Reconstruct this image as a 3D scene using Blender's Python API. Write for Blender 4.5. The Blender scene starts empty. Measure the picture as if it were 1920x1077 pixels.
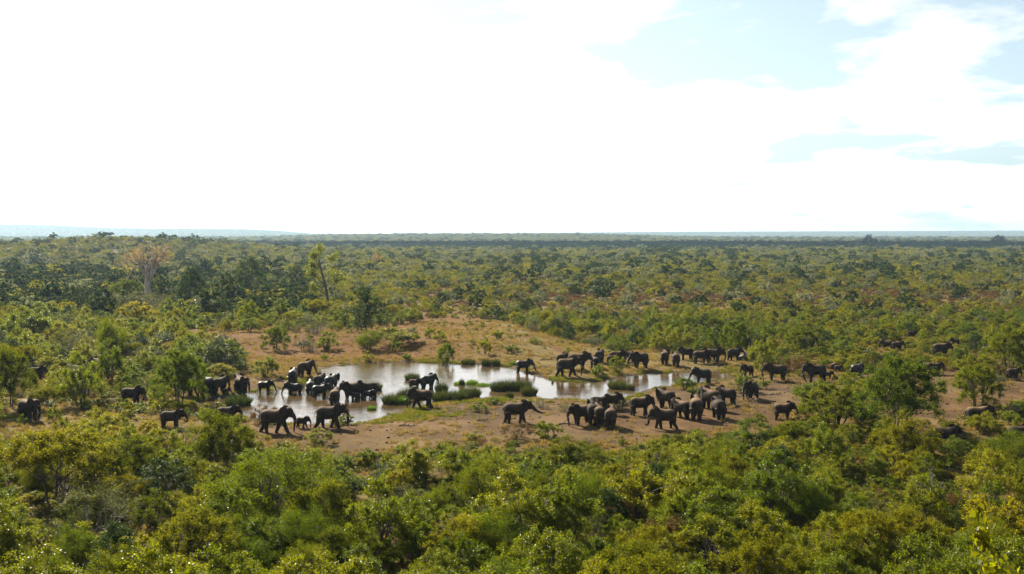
import bpy, math, random
import numpy as np
from mathutils import Vector, Matrix

R = math.radians
rng = np.random.default_rng(7)
random.seed(7)
sc = bpy.context.scene
COL = sc.collection

# ------------------------------------------------------------------ camera
FPX = 1867.0
CAMZ = 22.0
PITCH = math.atan((538.5 - 441.0) / FPX)
cam_d = bpy.data.cameras.new('camera')
cam_d.sensor_width = 36.0
cam_d.lens = 36.0 * FPX / 1920.0
cam_d.clip_start = 0.5
cam_d.clip_end = 40000.0
cam = bpy.data.objects.new('camera', cam_d)
COL.objects.link(cam)
cam.location = (0, 0, CAMZ)
cam.rotation_euler = (R(90) - PITCH, 0, 0)
sc.camera = cam

# ------------------------------------------------------------------ sun, sky, exposure
SUN_EL = R(33.0)
SUN_AZ = R(-34.0)                 # measured from +Y towards +X
SUN = Vector((math.sin(SUN_AZ) * math.cos(SUN_EL), math.cos(SUN_AZ) * math.cos(SUN_EL), math.sin(SUN_EL)))
sd = bpy.data.lights.new('sun', 'SUN')
sd.energy = 5.0
sd.angle = R(0.5)
sd.color = (1.0, 0.90, 0.72)
so = bpy.data.objects.new('sun', sd)
COL.objects.link(so)
so.location = (-300, 400, 400)
so.rotation_euler = SUN.to_track_quat('Z', 'Y').to_euler()

world = bpy.data.worlds.new('World')
sc.world = world
world.use_nodes = True


def build_world():
    nt = world.node_tree
    nt.nodes.clear()
    N = nt.nodes.new
    L = nt.links.new
    out = N('ShaderNodeOutputWorld')
    bg = N('ShaderNodeBackground')
    bg.inputs['Strength'].default_value = 0.076
    sky = N('ShaderNodeTexSky')
    sky.sky_type = 'NISHITA'
    sky.sun_disc = False
    sky.sun_elevation = SUN_EL
    sky.sun_rotation = SUN_AZ
    sky.air_density = 1.0
    sky.dust_density = 1.6
    sky.ozone_density = 1.6
    sky.altitude = 800
    tc = N('ShaderNodeTexCoord')
    sep = N('ShaderNodeSeparateXYZ')
    L(tc.outputs['Generated'], sep.inputs[0])
    # project the view direction on a cloud layer
    zc = N('ShaderNodeMath'); zc.operation = 'MAXIMUM'; zc.inputs[1].default_value = 0.0
    L(sep.outputs['Z'], zc.inputs[0])
    za = N('ShaderNodeMath'); za.operation = 'ADD'; za.inputs[1].default_value = 0.16
    L(zc.outputs[0], za.inputs[0])
    dx = N('ShaderNodeMath'); dx.operation = 'DIVIDE'
    dy = N('ShaderNodeMath'); dy.operation = 'DIVIDE'
    L(sep.outputs['X'], dx.inputs[0]); L(za.outputs[0], dx.inputs[1])
    L(sep.outputs['Y'], dy.inputs[0]); L(za.outputs[0], dy.inputs[1])
    comb = N('ShaderNodeCombineXYZ')
    L(dx.outputs[0], comb.inputs[0]); L(dy.outputs[0], comb.inputs[1])
    comb.inputs[2].default_value = 44.0
    noi = N('ShaderNodeTexNoise')
    noi.inputs['Scale'].default_value = 2.2
    noi.inputs['Detail'].default_value = 9.0
    noi.inputs['Roughness'].default_value = 0.55
    noi.inputs['Distortion'].default_value = 0.25
    L(comb.outputs[0], noi.inputs['Vector'])
    # cover grows towards the sun side (left) and towards the horizon
    m1 = N('ShaderNodeMath'); m1.operation = 'MULTIPLY_ADD'
    L(sep.outputs['X'], m1.inputs[0]); m1.inputs[1].default_value = -0.30; m1.inputs[2].default_value = 0.135
    m2 = N('ShaderNodeMath'); m2.operation = 'MULTIPLY_ADD'
    L(zc.outputs[0], m2.inputs[0]); m2.inputs[1].default_value = -1.08
    L(m1.outputs[0], m2.inputs[2])
    m3 = N('ShaderNodeMath'); m3.operation = 'ADD'
    L(noi.outputs['Fac'], m3.inputs[0]); L(m2.outputs[0], m3.inputs[1])
    ramp = N('ShaderNodeValToRGB')
    ramp.color_ramp.elements[0].position = 0.36
    ramp.color_ramp.elements[1].position = 0.49
    L(m3.outputs[0], ramp.inputs['Fac'])
    mix = N('ShaderNodeMix'); mix.data_type = 'RGBA'
    L(ramp.outputs['Color'], mix.inputs['Factor'])
    hsv = N('ShaderNodeHueSaturation')
    hsv.inputs['Saturation'].default_value = 0.46
    hsv.inputs['Value'].default_value = 0.66
    L(sky.outputs[0], hsv.inputs['Color'])
    tint = N('ShaderNodeVectorMath'); tint.operation = 'MULTIPLY'
    L(hsv.outputs[0], tint.inputs[0]); tint.inputs[1].default_value = (0.97, 1.09, 1.10)
    L(tint.outputs[0], mix.inputs['A'])
    # clouds glow brighter towards the sun, like the clear sky behind them
    bw = N('ShaderNodeRGBToBW'); L(sky.outputs[0], bw.inputs[0])
    cb = N('ShaderNodeMath'); cb.operation = 'MULTIPLY_ADD'; cb.inputs[1].default_value = 1.05; cb.inputs[2].default_value = 1.2
    L(bw.outputs[0], cb.inputs[0])
    cc = N('ShaderNodeCombineColor')
    for k in range(3): L(cb.outputs[0], cc.inputs[k])
    L(cc.outputs[0], mix.inputs['B'])
    L(mix.outputs['Result'], bg.inputs['Color'])
    L(bg.outputs[0], out.inputs['Surface'])


build_world()
sc.view_settings.view_transform = 'Standard'
sc.view_settings.look = 'None'
sc.view_settings.gamma = 1.0
sc.view_settings.use_curve_mapping = False
sc.view_settings.exposure = 1.52
cy = sc.cycles
cy.max_bounces = 6
cy.diffuse_bounces = 2
cy.glossy_bounces = 2
cy.transmission_bounces = 3
cy.volume_bounces = 0
cy.transparent_max_bounces = 4
cy.sample_clamp_indirect = 4.0
cy.caustics_reflective = False
cy.caustics_refractive = False
cy.use_denoising = True
cy.denoiser = 'OPENIMAGEDENOISE'
cy.denoising_prefilter = 'ACCURATE'

# ------------------------------------------------------------------ terrain function
def px_ray(px, py):
    a = (px - 960.0) / FPX
    b = -(py - 538.5) / FPX
    c, s = math.cos(PITCH), math.sin(PITCH)
    return Vector((a, c + b * s, -s + b * c))


def flat_xy(px, py):
    d = px_ray(px, py)
    t = -CAMZ / d.z
    return (d.x * t, d.y * t)


POND_PX = [(366, 754), (392, 744), (424, 745), (462, 739), (500, 733), (545, 728), (575, 719), (612, 708), (598, 693), (625, 687),
           (700, 682), (760, 679), (830, 682), (900, 684), (955, 689), (985, 700), (1008, 707), (1045, 716), (1100, 718),
           (1140, 713), (1170, 706), (1215, 701), (1270, 699), (1325, 700), (1374, 698), (1368, 709), (1330, 716), (1275, 722),
           (1225, 728), (1196, 738), (1172, 748), (1110, 750), (1040, 748), (1000, 746), (950, 745), (900, 749), (850, 752),
           (800, 759), (770, 768), (738, 775), (712, 786), (690, 793), (640, 795), (580, 795), (520, 794), (478, 788),
           (450, 774), (420, 768), (385, 766)]
POND = np.array([flat_xy(*p) for p in POND_PX])


def poly_sdf(poly, x, y):
    """signed distance, positive outside"""
    x = np.asarray(x, float); y = np.asarray(y, float)
    sh = x.shape
    x = x.ravel(); y = y.ravel()
    d2 = np.full(x.shape, 1e18)
    inside = np.zeros(x.shape, bool)
    n = len(poly)
    for i in range(n):
        ax, ay = poly[i]; bx, by = poly[(i + 1) % n]
        ex, ey = bx - ax, by - ay
        wx, wy = x - ax, y - ay
        t = np.clip((wx * ex + wy * ey) / (ex * ex + ey * ey), 0, 1)
        d2 = np.minimum(d2, (wx - ex * t) ** 2 + (wy - ey * t) ** 2)
        cond = ((ay > y) != (by > y))
        with np.errstate(divide='ignore', invalid='ignore'):
            xi = ax + (y - ay) * ex / (ey if ey != 0 else 1e-9)
        inside ^= cond & (x < xi)
    d = np.sqrt(d2)
    return np.where(inside, -d, d).reshape(sh)


def wave(x, y, s, seed):
    r = np.random.default_rng(seed)
    out = np.zeros(np.broadcast(x, y).shape)
    for k in range(6):
        a = r.uniform(0, 2 * math.pi); f = 2 * math.pi / (s * r.uniform(0.6, 1.7)); p = r.uniform(0, 6.28)
        out = out + np.sin((x * math.cos(a) + y * math.sin(a)) * f + p)
    return out / 6.0


def sstep(a, b, v):
    t = np.clip((v - a) / (b - a), 0, 1)
    return t * t * (3 - 2 * t)


def pond_sdf(x, y):
    return poly_sdf(POND, x, y) + 0.55 * wave(x, y, 5.0, 3) + 0.3 * wave(x, y, 1.9, 4)


def height(x, y):
    x = np.asarray(x, float); y = np.asarray(y, float)
    near = (np.abs(x) < 130) & (y > 60) & (y < 260)
    s = np.full(np.broadcast(x, y).shape, 50.0)
    if near.any():
        s[near] = pond_sdf(x[near], y[near])
    h = 0.30 * sstep(0, 5.0, s) + 0.06 * sstep(-0.05, 0.35, s) - 0.55 * sstep(0, 4, -s)
    h = h + np.where(s > 2, 0.05 * wave(x, y, 9.0, 11) + 0.05, 0) * sstep(2, 8, s)
    # red earth bank behind the pond
    cx = 199.0 - 0.30 * (x + 40)
    cx = np.where(x < -40, 199.0 + 0.12 * (x + 40), cx)
    win = sstep(-82, -58, x) * (1 - sstep(-6, 14, x))
    dd = y - cx
    h = h + 1.5 * win * np.where(dd < 0, np.exp(-(dd / 9.5) ** 2), np.exp(-(dd / 26.0) ** 2))
    # slope the viewpoint stands on
    h = h + 0.30 * np.clip(46 - y, 0, None) * sstep(0, 12, 46 - y)
    h = h + 0.02 * np.clip(46 - y, 0, 60)
    # gentle swell of the plain
    far = sstep(350, 1200, y)
    h = h + far * 1.2 * wave(x, y, 900.0, 21)
    # wooded rise on the left
    h = h + 16.0 * np.exp(-(((x + 415) / 150) ** 2)) * np.exp(-(((y - 1050) / 210) ** 2))
    h = h + 8.0 * np.exp(-(((x + 640) / 200) ** 2)) * np.exp(-(((y - 1500) / 330) ** 2))
    # low ridge straight ahead
    u = x / np.maximum(y, 1.0)
    ridge = sstep(-0.30, -0.10, u) * (1 - sstep(0.05, 0.22, u)) * 17.0 + 8.0
    h = h + (ridge + 0.9 * wave(x, y, 620, 31)) * np.exp(-(((y - 5000) / 900) ** 2)) * sstep(2600, 4600, y)
    # wide dip before it, tabletop hills beyond
    prof = 22 + 12500 / FPX * (441 - np.interp(u, [-1.2, -0.52, -0.46, -0.40, -0.34, -0.27, -0.235, -0.20, -0.05, 0.05, 0.12, 0.3, 0.52, 1.2],
                                               [421.5, 422, 424, 429, 430.5, 431, 434, 439.5, 441, 438, 436.8, 435.5, 434, 433.5]))
    h = h + (prof + 0.8 * wave(x, y, 600, 41)) * sstep(9000, 12500, y)
    h = h + sstep(12500, 17000, y) * 8
    return h


def h1(x, y):
    return float(height(np.array([x]), np.array([y]))[0])


def ground_at(px, py):
    d = px_ray(px, py)
    z = 0.3
    for _ in range(12):
        t = (z - CAMZ) / d.z
        z = 0.5 * z + 0.5 * h1(d.x * t, d.y * t)
    t = (z - CAMZ) / d.z
    return d.x * t, d.y * t, z


def to_px(x, y, z):
    c, s = math.cos(PITCH), math.sin(PITCH)
    dz = z - CAMZ
    f = y * c - dz * s
    u = y * s + dz * c
    return 960 + FPX * x / f, 538.5 - FPX * u / f


# ------------------------------------------------------------------ node helpers
def mat_base(name):
    m = bpy.data.materials.new(name)
    m.use_nodes = True
    nt = m.node_tree
    nt.nodes.clear()
    out = nt.nodes.new('ShaderNodeOutputMaterial')
    return m, nt, nt.nodes.new, nt.links.new, out


def ramp_of(nt, stops):
    r = nt.nodes.new('ShaderNodeValToRGB')
    el = r.color_ramp.elements
    while len(el) < len(stops):
        el.new(0.5)
    for e, (p, c) in zip(el, stops):
        e.position = p
        e.color = (c[0], c[1], c[2], 1)
    return r


def leaf_mat(name, cols, rough=0.45, spec=0.5, trans=0.42, tcol=(1.5, 1.55, 0.55), lo=0.6, hi=1.35):
    m, nt, N, L, out = mat_base(name)
    oi = N('ShaderNodeObjectInfo')
    no = N('ShaderNodeTexNoise')
    no.inputs['Scale'].default_value = 0.035
    no.inputs['Detail'].default_value = 3
    L(oi.outputs['Location'], no.inputs['Vector'])
    a = N('ShaderNodeMath'); a.operation = 'MULTIPLY_ADD'
    L(oi.outputs['Random'], a.inputs[0]); a.inputs[1].default_value = 0.75; a.inputs[2].default_value = -0.30
    b = N('ShaderNodeMath'); b.operation = 'MULTIPLY_ADD'
    L(no.outputs['Fac'], b.inputs[0]); b.inputs[1].default_value = 1.0; L(a.outputs[0], b.inputs[2])
    k = len(cols)
    rp = ramp_of(nt, [(i / (k - 1), c) for i, c in enumerate(cols)])
    L(b.outputs[0], rp.inputs['Fac'])
    at = N('ShaderNodeAttribute'); at.attribute_name = 'lv'
    mr = N('ShaderNodeMapRange'); mr.inputs['To Min'].default_value = lo; mr.inputs['To Max'].default_value = hi
    L(at.outputs['Fac'], mr.inputs['Value'])
    mul = N('ShaderNodeVectorMath'); mul.operation = 'SCALE'
    L(rp.outputs['Color'], mul.inputs[0]); L(mr.outputs[0], mul.inputs['Scale'])
    p = N('ShaderNodeBsdfPrincipled')
    L(mul.outputs[0], p.inputs['Base Color'])
    p.inputs['Roughness'].default_value = rough
    p.inputs['Specular IOR Level'].default_value = spec
    tm = N('ShaderNodeVectorMath'); tm.operation = 'MULTIPLY'
    L(mul.outputs[0], tm.inputs[0]); tm.inputs[1].default_value = tcol
    t = N('ShaderNodeBsdfTranslucent')
    L(tm.outputs[0], t.inputs['Color'])
    ms = N('ShaderNodeMixShader'); ms.inputs[0].default_value = trans
    L(p.outputs[0], ms.inputs[1]); L(t.outputs[0], ms.inputs[2])
    L(ms.outputs[0], out.inputs['Surface'])
    return m


def simple_mat(name, c1, c2, scale=4.0, rough=0.85, spec=0.3, bump=0.3, bdist=0.02, obj=True, detail=6):
    m, nt, N, L, out = mat_base(name)
    tc = N('ShaderNodeTexCoord')
    no = N('ShaderNodeTexNoise'); no.inputs['Scale'].default_value = scale; no.inputs['Detail'].default_value = detail
    no.inputs['Roughness'].default_value = 0.6
    L(tc.outputs['Object'], no.inputs['Vector'])
    rp = ramp_of(nt, [(0.3, c1), (0.7, c2)])
    L(no.outputs['Fac'], rp.inputs['Fac'])
    p = N('ShaderNodeBsdfPrincipled')
    L(rp.outputs['Color'], p.inputs['Base Color'])
    p.inputs['Roughness'].default_value = rough
    p.inputs['Specular IOR Level'].default_value = spec
    bp = N('ShaderNodeBump'); bp.inputs['Strength'].default_value = bump; bp.inputs['Distance'].default_value = bdist
    L(no.outputs['Fac'], bp.inputs['Height'])
    L(bp.outputs[0], p.inputs['Normal'])
    L(p.outputs[0], out.inputs['Surface'])
    return m


M = {}
M['mopane'] = leaf_mat('mopane_leaf', [(0.040, 0.064, 0.005), (0.066, 0.090, 0.005), (0.120, 0.124, 0.005)], rough=0.36, spec=0.16, trans=0.55, tcol=(2.45, 2.25, 0.55))
M['thorn'] = leaf_mat('thorn_leaf', [(0.042, 0.058, 0.005), (0.064, 0.076, 0.006), (0.104, 0.100, 0.006)], rough=0.6, spec=0.08, trans=0.55, tcol=(2.2, 2.05, 0.5))
M['bright'] = leaf_mat('bright_leaf', [(0.046, 0.078, 0.005), (0.082, 0.104, 0.005), (0.160, 0.145, 0.005)], rough=0.45, spec=0.12, trans=0.55, tcol=(2.4, 2.15, 0.45))
M['spray'] = leaf_mat('feathery_leaf', [(0.038, 0.060, 0.006), (0.054, 0.078, 0.006), (0.084, 0.096, 0.007)], rough=0.6, spec=0.08, trans=0.55, tcol=(2.2, 2.05, 0.5))
M['dark'] = leaf_mat('dark_leaf', [(0.014, 0.028, 0.009), (0.022, 0.040, 0.010), (0.036, 0.054, 0.011)], rough=0.5, spec=0.10, trans=0.42, tcol=(1.8, 1.8, 0.6))
M['far_mopane'] = leaf_mat('plain_leaf', [(0.084, 0.096, 0.013), (0.120, 0.128, 0.016), (0.165, 0.155, 0.020)], rough=0.6, spec=0.05, trans=0.55, tcol=(2.3, 2.1, 0.75))
M['far_silver'] = leaf_mat('plain_silver_leaf', [(0.10, 0.12, 0.07), (0.15, 0.165, 0.10), (0.22, 0.22, 0.15)], rough=0.6, spec=0.08, trans=0.45, tcol=(1.5, 1.5, 0.9))
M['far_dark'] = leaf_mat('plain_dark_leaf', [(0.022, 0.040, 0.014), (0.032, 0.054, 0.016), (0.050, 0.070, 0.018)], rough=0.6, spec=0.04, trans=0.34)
M['grey'] = leaf_mat('grey_leaf', [(0.050, 0.058, 0.026), (0.068, 0.074, 0.030), (0.090, 0.088, 0.036)], rough=0.5, spec=0.2, trans=0.42, tcol=(1.6, 1.6, 0.8))
M['silver'] = leaf_mat('silver_leaf', [(0.060, 0.076, 0.040), (0.088, 0.10, 0.056), (0.13, 0.135, 0.08)], rough=0.36, spec=0.4, trans=0.4, tcol=(1.5, 1.5, 0.9))
M['rust'] = leaf_mat('rust_leaf', [(0.075, 0.060, 0.012), (0.110, 0.068, 0.012), (0.13, 0.075, 0.014)], rough=0.6, spec=0.3, trans=0.40, tcol=(1.5, 1.1, 0.6))
M['gold'] = leaf_mat('orange_leaf', [(0.30, 0.22, 0.06), (0.40, 0.28, 0.07), (0.40, 0.22, 0.05)], rough=0.6, spec=0.3, trans=0.45, tcol=(1.3, 1.0, 0.6))
M['bark'] = simple_mat('bark', (0.050, 0.038, 0.028), (0.115, 0.092, 0.070), scale=9, bump=0.5)
M['pale_bark'] = simple_mat('pale_bark', (0.26, 0.22, 0.19), (0.42, 0.37, 0.32), scale=1.4, bump=0.5, bdist=0.08)
M['twig'] = simple_mat('grey_twig', (0.12, 0.10, 0.085), (0.22, 0.19, 0.16), scale=8)
M['dry_grass'] = leaf_mat('dry_grass_blade', [(0.17, 0.13, 0.042), (0.23, 0.17, 0.055), (0.28, 0.21, 0.08)], rough=0.6, spec=0.3, trans=0.4, tcol=(1.2, 1.1, 0.7))
M['green_grass'] = leaf_mat('green_grass_blade', [(0.08, 0.10, 0.012), (0.12, 0.13, 0.016), (0.17, 0.15, 0.025)], rough=0.5, spec=0.3, trans=0.42, tcol=(1.3, 1.35, 0.5))
M['reed'] = leaf_mat('reed_blade', [(0.034, 0.050, 0.012), (0.046, 0.062, 0.014), (0.066, 0.072, 0.022)], rough=0.45, spec=0.5, trans=0.28)
M['fresh_reed'] = leaf_mat('fresh_reed_blade', [(0.07, 0.13, 0.018), (0.10, 0.18, 0.02), (0.13, 0.20, 0.03)], rough=0.5, spec=0.4, trans=0.4)
M['rock'] = simple_mat('grey_rock', (0.05, 0.044, 0.038), (0.11, 0.10, 0.088), scale=1.6, bump=0.6, bdist=0.1)
M['concrete'] = simple_mat('weathered_concrete', (0.12, 0.105, 0.09), (0.34, 0.31, 0.28), scale=1.2, bump=0.4, bdist=0.04)
M['dung'] = simple_mat('dung', (0.03, 0.02, 0.012), (0.10, 0.06, 0.035), scale=12, rough=1.0)
M['tusk'] = simple_mat('ivory', (0.45, 0.40, 0.30), (0.60, 0.55, 0.45), scale=3, rough=0.4, spec=0.5, bump=0.0)
M['cloud'] = simple_mat('cloud_vapour', (0.80, 0.80, 0.80), (0.85, 0.85, 0.85), scale=0.01, rough=1.0, spec=0.0, bump=0.0)


def skin_mat(name, c1, c2, rough, dust, spec=0.12):
    m, nt, N, L, out = mat_base(name)
    tc = N('ShaderNodeTexCoord')
    oi = N('ShaderNodeObjectInfo')
    no = N('ShaderNodeTexNoise'); no.inputs['Scale'].default_value = 1.7; no.inputs['Detail'].default_value = 7
    L(tc.outputs['Object'], no.inputs['Vector'])
    rp = ramp_of(nt, [(0.3, c1), (0.7, c2)])
    L(no.outputs['Fac'], rp.inputs['Fac'])
    # pale reddish dust lies on the upward-facing hide of the back
    geo = N('ShaderNodeNewGeometry')
    sp = N('ShaderNodeSeparateXYZ'); L(geo.outputs['Normal'], sp.inputs[0])
    mr = N('ShaderNodeMapRange'); mr.inputs['From Min'].default_value = 0.35; mr.inputs['From Max'].default_value = 0.95
    mr.inputs['To Max'].default_value = dust
    L(sp.outputs['Z'], mr.inputs['Value'])
    mm = N('ShaderNodeMath'); mm.operation = 'MULTIPLY'
    L(mr.outputs[0], mm.inputs[0]); L(oi.outputs['Random'], mm.inputs[1])
    mx = N('ShaderNodeMix'); mx.data_type = 'RGBA'
    L(mm.outputs[0], mx.inputs['Factor']); L(rp.outputs['Color'], mx.inputs['A'])
    mx.inputs['B'].default_value = (0.17, 0.105, 0.062, 1)
    p = N('ShaderNodeBsdfPrincipled')
    L(mx.outputs['Result'], p.inputs['Base Color'])
    p.inputs['Roughness'].default_value = rough
    p.inputs['Specular IOR Level'].default_value = spec
    n2 = N('ShaderNodeTexNoise'); n2.inputs['Scale'].default_value = 14; n2.inputs['Detail'].default_value = 5
    mp = N('ShaderNodeMapping'); mp.inputs['Scale'].default_value = (0.6, 1, 1.6)
    L(tc.outputs['Object'], mp.inputs[0]); L(mp.outputs[0], n2.inputs['Vector'])
    bp = N('ShaderNodeBump'); bp.inputs['Strength'].default_value = 0.5; bp.inputs['Distance'].default_value = 0.03
    L(n2.outputs['Fac'], bp.inputs['Height']); L(bp.outputs[0], p.inputs['Normal'])
    L(p.outputs[0], out.inputs['Surface'])
    return m


M['hide'] = skin_mat('elephant_hide', (0.018, 0.0135, 0.010), (0.048, 0.035, 0.025), 0.8, 1.0)
M['wet_hide'] = skin_mat('wet_elephant_hide', (0.009, 0.0075, 0.006), (0.020, 0.016, 0.013), 0.48, 0.4, 0.25)


def ground_mat():
    m, nt, N, L, out = mat_base('earth')
    geo = N('ShaderNodeNewGeometry')

    def noise(scale, detail=6, rough=0.6):
        n = N('ShaderNodeTexNoise'); n.inputs['Scale'].default_value = scale; n.inputs['Detail'].default_value = detail
        n.inputs['Roughness'].default_value = rough
        L(geo.outputs['Position'], n.inputs['Vector'])
        return n
    n1 = noise(0.12, 8)
    n2 = noise(1.3, 8, 0.7)
    soil = ramp_of(nt, [(0.34, (0.044, 0.029, 0.017)), (0.50, (0.088, 0.059, 0.033)), (0.66, (0.160, 0.108, 0.058))])
    L(n1.outputs['Fac'], soil.inputs['Fac'])
    red = ramp_of(nt, [(0.30, (0.060, 0.028, 0.009)), (0.52, (0.130, 0.060, 0.017)), (0.72, (0.230, 0.118, 0.038))])
    L(n2.outputs['Fac'], red.inputs['Fac'])
    ar = N('ShaderNodeAttribute'); ar.attribute_name = 'red'
    mx1 = N('ShaderNodeMix'); mx1.data_type = 'RGBA'
    L(ar.outputs['Fac'], mx1.inputs['Factor']); L(soil.outputs['Color'], mx1.inputs['A']); L(red.outputs['Color'], mx1.inputs['B'])
    gr = ramp_of(nt, [(0.3, (0.105, 0.080, 0.026)), (0.55, (0.165, 0.125, 0.042)), (0.8, (0.22, 0.170, 0.060))])
    L(n2.outputs['Fac'], gr.inputs['Fac'])
    ag = N('ShaderNodeAttribute'); ag.attribute_name = 'straw'
    n3 = noise(0.45, 7, 0.65)
    am = N('ShaderNodeMath'); am.operation = 'MULTIPLY_ADD'
    L(n3.outputs['Fac'], am.inputs[0]); am.inputs[1].default_value = 2.4; am.inputs[2].default_value = -1.2
    aa = N('ShaderNodeMath'); aa.operation = 'ADD'; aa.use_clamp = True
    L(am.outputs[0], aa.inputs[0]); L(ag.outputs['Fac'], aa.inputs[1])
    ab = N('ShaderNodeMath'); ab.operation = 'MULTIPLY'; ab.use_clamp = True
    L(aa.outputs[0], ab.inputs[0]); L(ag.outputs['Fac'], ab.inputs[1])
    mx2 = N('ShaderNodeMix'); mx2.data_type = 'RGBA'
    L(ab.outputs[0], mx2.inputs['Factor']); L(mx1.outputs['Result'], mx2.inputs['A']); L(gr.outputs['Color'], mx2.inputs['B'])
    # low green scrub cover far out and on the hills
    fg = ramp_of(nt, [(0.3, (0.070, 0.070, 0.022)), (0.6, (0.105, 0.095, 0.030)), (0.8, (0.14, 0.115, 0.040))])
    nf = noise(0.02, 9, 0.75)
    L(nf.outputs['Fac'], fg.inputs['Fac'])
    af = N('ShaderNodeAttribute'); af.attribute_name = 'scrub'
    mx3 = N('ShaderNodeMix'); mx3.data_type = 'RGBA'
    L(af.outputs['Fac'], mx3.inputs['Factor']); L(mx2.outputs['Result'], mx3.inputs['A']); L(fg.outputs['Color'], mx3.inputs['B'])
    # wet mud margin
    aw = N('ShaderNodeAttribute'); aw.attribute_name = 'wet'
    mx4 = N('ShaderNodeMix'); mx4.data_type = 'RGBA'
    L(aw.outputs['Fac'], mx4.inputs['Factor']); L(mx3.outputs['Result'], mx4.inputs['A']); mx4.inputs['B'].default_value = (0.06, 0.038, 0.022, 1)
    # dark speckle: dung, pebbles, hoof marks
    n4 = noise(5.0, 4, 0.7)
    sp = ramp_of(nt, [(0.34, (0.38, 0.35, 0.33)), (0.47, (1, 1, 1))])
    L(n4.outputs['Fac'], sp.inputs['Fac'])
    mu = N('ShaderNodeMix'); mu.data_type = 'RGBA'; mu.blend_type = 'MULTIPLY'; mu.inputs['Factor'].default_value = 0.8
    L(mx4.outputs['Result'], mu.inputs['A']); L(sp.outputs['Color'], mu.inputs['B'])
    p = N('ShaderNodeBsdfPrincipled')
    L(mu.outputs['Result'], p.inputs['Base Color'])
    rr = N('ShaderNodeMapRange'); rr.inputs['To Min'].default_value = 0.95; rr.inputs['To Max'].default_value = 0.35
    L(aw.outputs['Fac'], rr.inputs['Value']); L(rr.outputs[0], p.inputs['Roughness'])
    p.inputs['Specular IOR Level'].default_value = 0.04
    bp = N('ShaderNodeBump'); bp.inputs['Strength'].default_value = 0.9; bp.inputs['Distance'].default_value = 0.12
    L(n2.outputs['Fac'], bp.inputs['Height'])
    L(bp.outputs[0], p.inputs['Normal'])
    L(p.outputs[0], out.inputs['Surface'])
    return m


def water_mat():
    m, nt, N, L, out = mat_base('muddy_water')
    geo = N('ShaderNodeNewGeometry')
    p = N('ShaderNodeBsdfPrincipled')
    no = N('ShaderNodeTexNoise'); no.inputs['Scale'].default_value = 0.25; no.inputs['Detail'].default_value = 4
    L(geo.outputs['Position'], no.inputs['Vector'])
    rp = ramp_of(nt, [(0.35, (0.060, 0.038, 0.016)), (0.65, (0.10, 0.065, 0.030))])
    L(no.outputs['Fac'], rp.inputs['Fac'])
    L(rp.outputs['Color'], p.inputs['Base Color'])
    p.inputs['Roughness'].default_value = 0.06
    p.inputs['IOR'].default_value = 1.48
    p.inputs['Specular IOR Level'].default_value = 0.5
    mp = N('ShaderNodeMapping'); mp.inputs['Scale'].default_value = (0.7, 1.6, 1)
    L(geo.outputs['Position'], mp.inputs[0])
    w1 = N('ShaderNodeTexNoise'); w1.inputs['Scale'].default_value = 2.2; w1.inputs['Detail'].default_value = 3
    w2 = N('ShaderNodeTexNoise'); w2.inputs['Scale'].default_value = 0.5; w2.inputs['Detail'].default_value = 2
    L(mp.outputs[0], w1.inputs['Vector']); L(geo.outputs['Position'], w2.inputs['Vector'])
    # ripples stronger where the herd stirs the western end
    sx = N('ShaderNodeSeparateXYZ'); L(geo.outputs['Position'], sx.inputs[0])
    mr = N('ShaderNodeMapRange'); mr.inputs['From Min'].default_value = -8; mr.inputs['From Max'].default_value = -24
    mr.inputs['To Min'].default_value = 0.5; mr.inputs['To Max'].default_value = 1.0
    L(sx.outputs['X'], mr.inputs['Value'])
    mlt = N('ShaderNodeMath'); mlt.operation = 'MULTIPLY'
    L(w1.outputs['Fac'], mlt.inputs[0]); L(w2.outputs['Fac'], mlt.inputs[1])
    bp = N('ShaderNodeBump'); bp.inputs['Distance'].default_value = 0.06
    L(mr.outputs[0], bp.inputs['Strength'])
    L(mlt.outputs[0], bp.inputs['Height']); L(bp.outputs[0], p.inputs['Normal'])
    L(p.outputs[0], out.inputs['Surface'])
    return m


# ------------------------------------------------------------------ mesh helpers
def mesh_np(name, verts, faces, mats=(), mat_idx=None, lv=None, smooth=False):
    """faces: list of (k, array) groups of equal-size polygons"""
    me = bpy.data.meshes.new(name)
    verts = np.asarray(verts, np.float32)
    groups = [(np.asarray(f, np.int32)) for f in faces if len(f)]
    nl = sum(g.size for g in groups); nf = sum(len(g) for g in groups)
    me.vertices.add(len(verts)); me.vertices.foreach_set('co', verts.ravel())
    me.loops.add(nl); me.polygons.add(nf)
    loops = np.concatenate([g.ravel() for g in groups])
    starts = []; s = 0
    for g in groups:
        k = g.shape[1]
        starts.append(np.arange(len(g)) * k + s); s += g.size
    me.loops.foreach_set('vertex_index', loops)
    me.polygons.foreach_set('loop_start', np.concatenate(starts).astype(np.int32))
    if mat_idx is not None:
        me.polygons.foreach_set('material_index', np.asarray(mat_idx, np.int32))
    if smooth:
        me.polygons.foreach_set('use_smooth', np.ones(nf, bool))
    for m in mats:
        me.materials.append(m)
    if lv is not None:
        a = me.attributes.new('lv', 'FLOAT', 'POINT'); a.data.foreach_set('value', np.asarray(lv, np.float32))
    me.update(calc_edges=True)
    me.validate()
    return me


def tag(o, label=None, cat=None, group=None, kind=None):
    if label: o['label'] = label
    if cat: o['category'] = cat
    if group: o['group'] = group
    if kind: o['kind'] = kind
    return o


def link(name, me, loc=(0, 0, 0), parent=None):
    o = bpy.data.objects.new(name, me)
    COL.objects.link(o)
    o.location = loc
    if parent is not None:
        o.parent = parent
    return o


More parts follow.
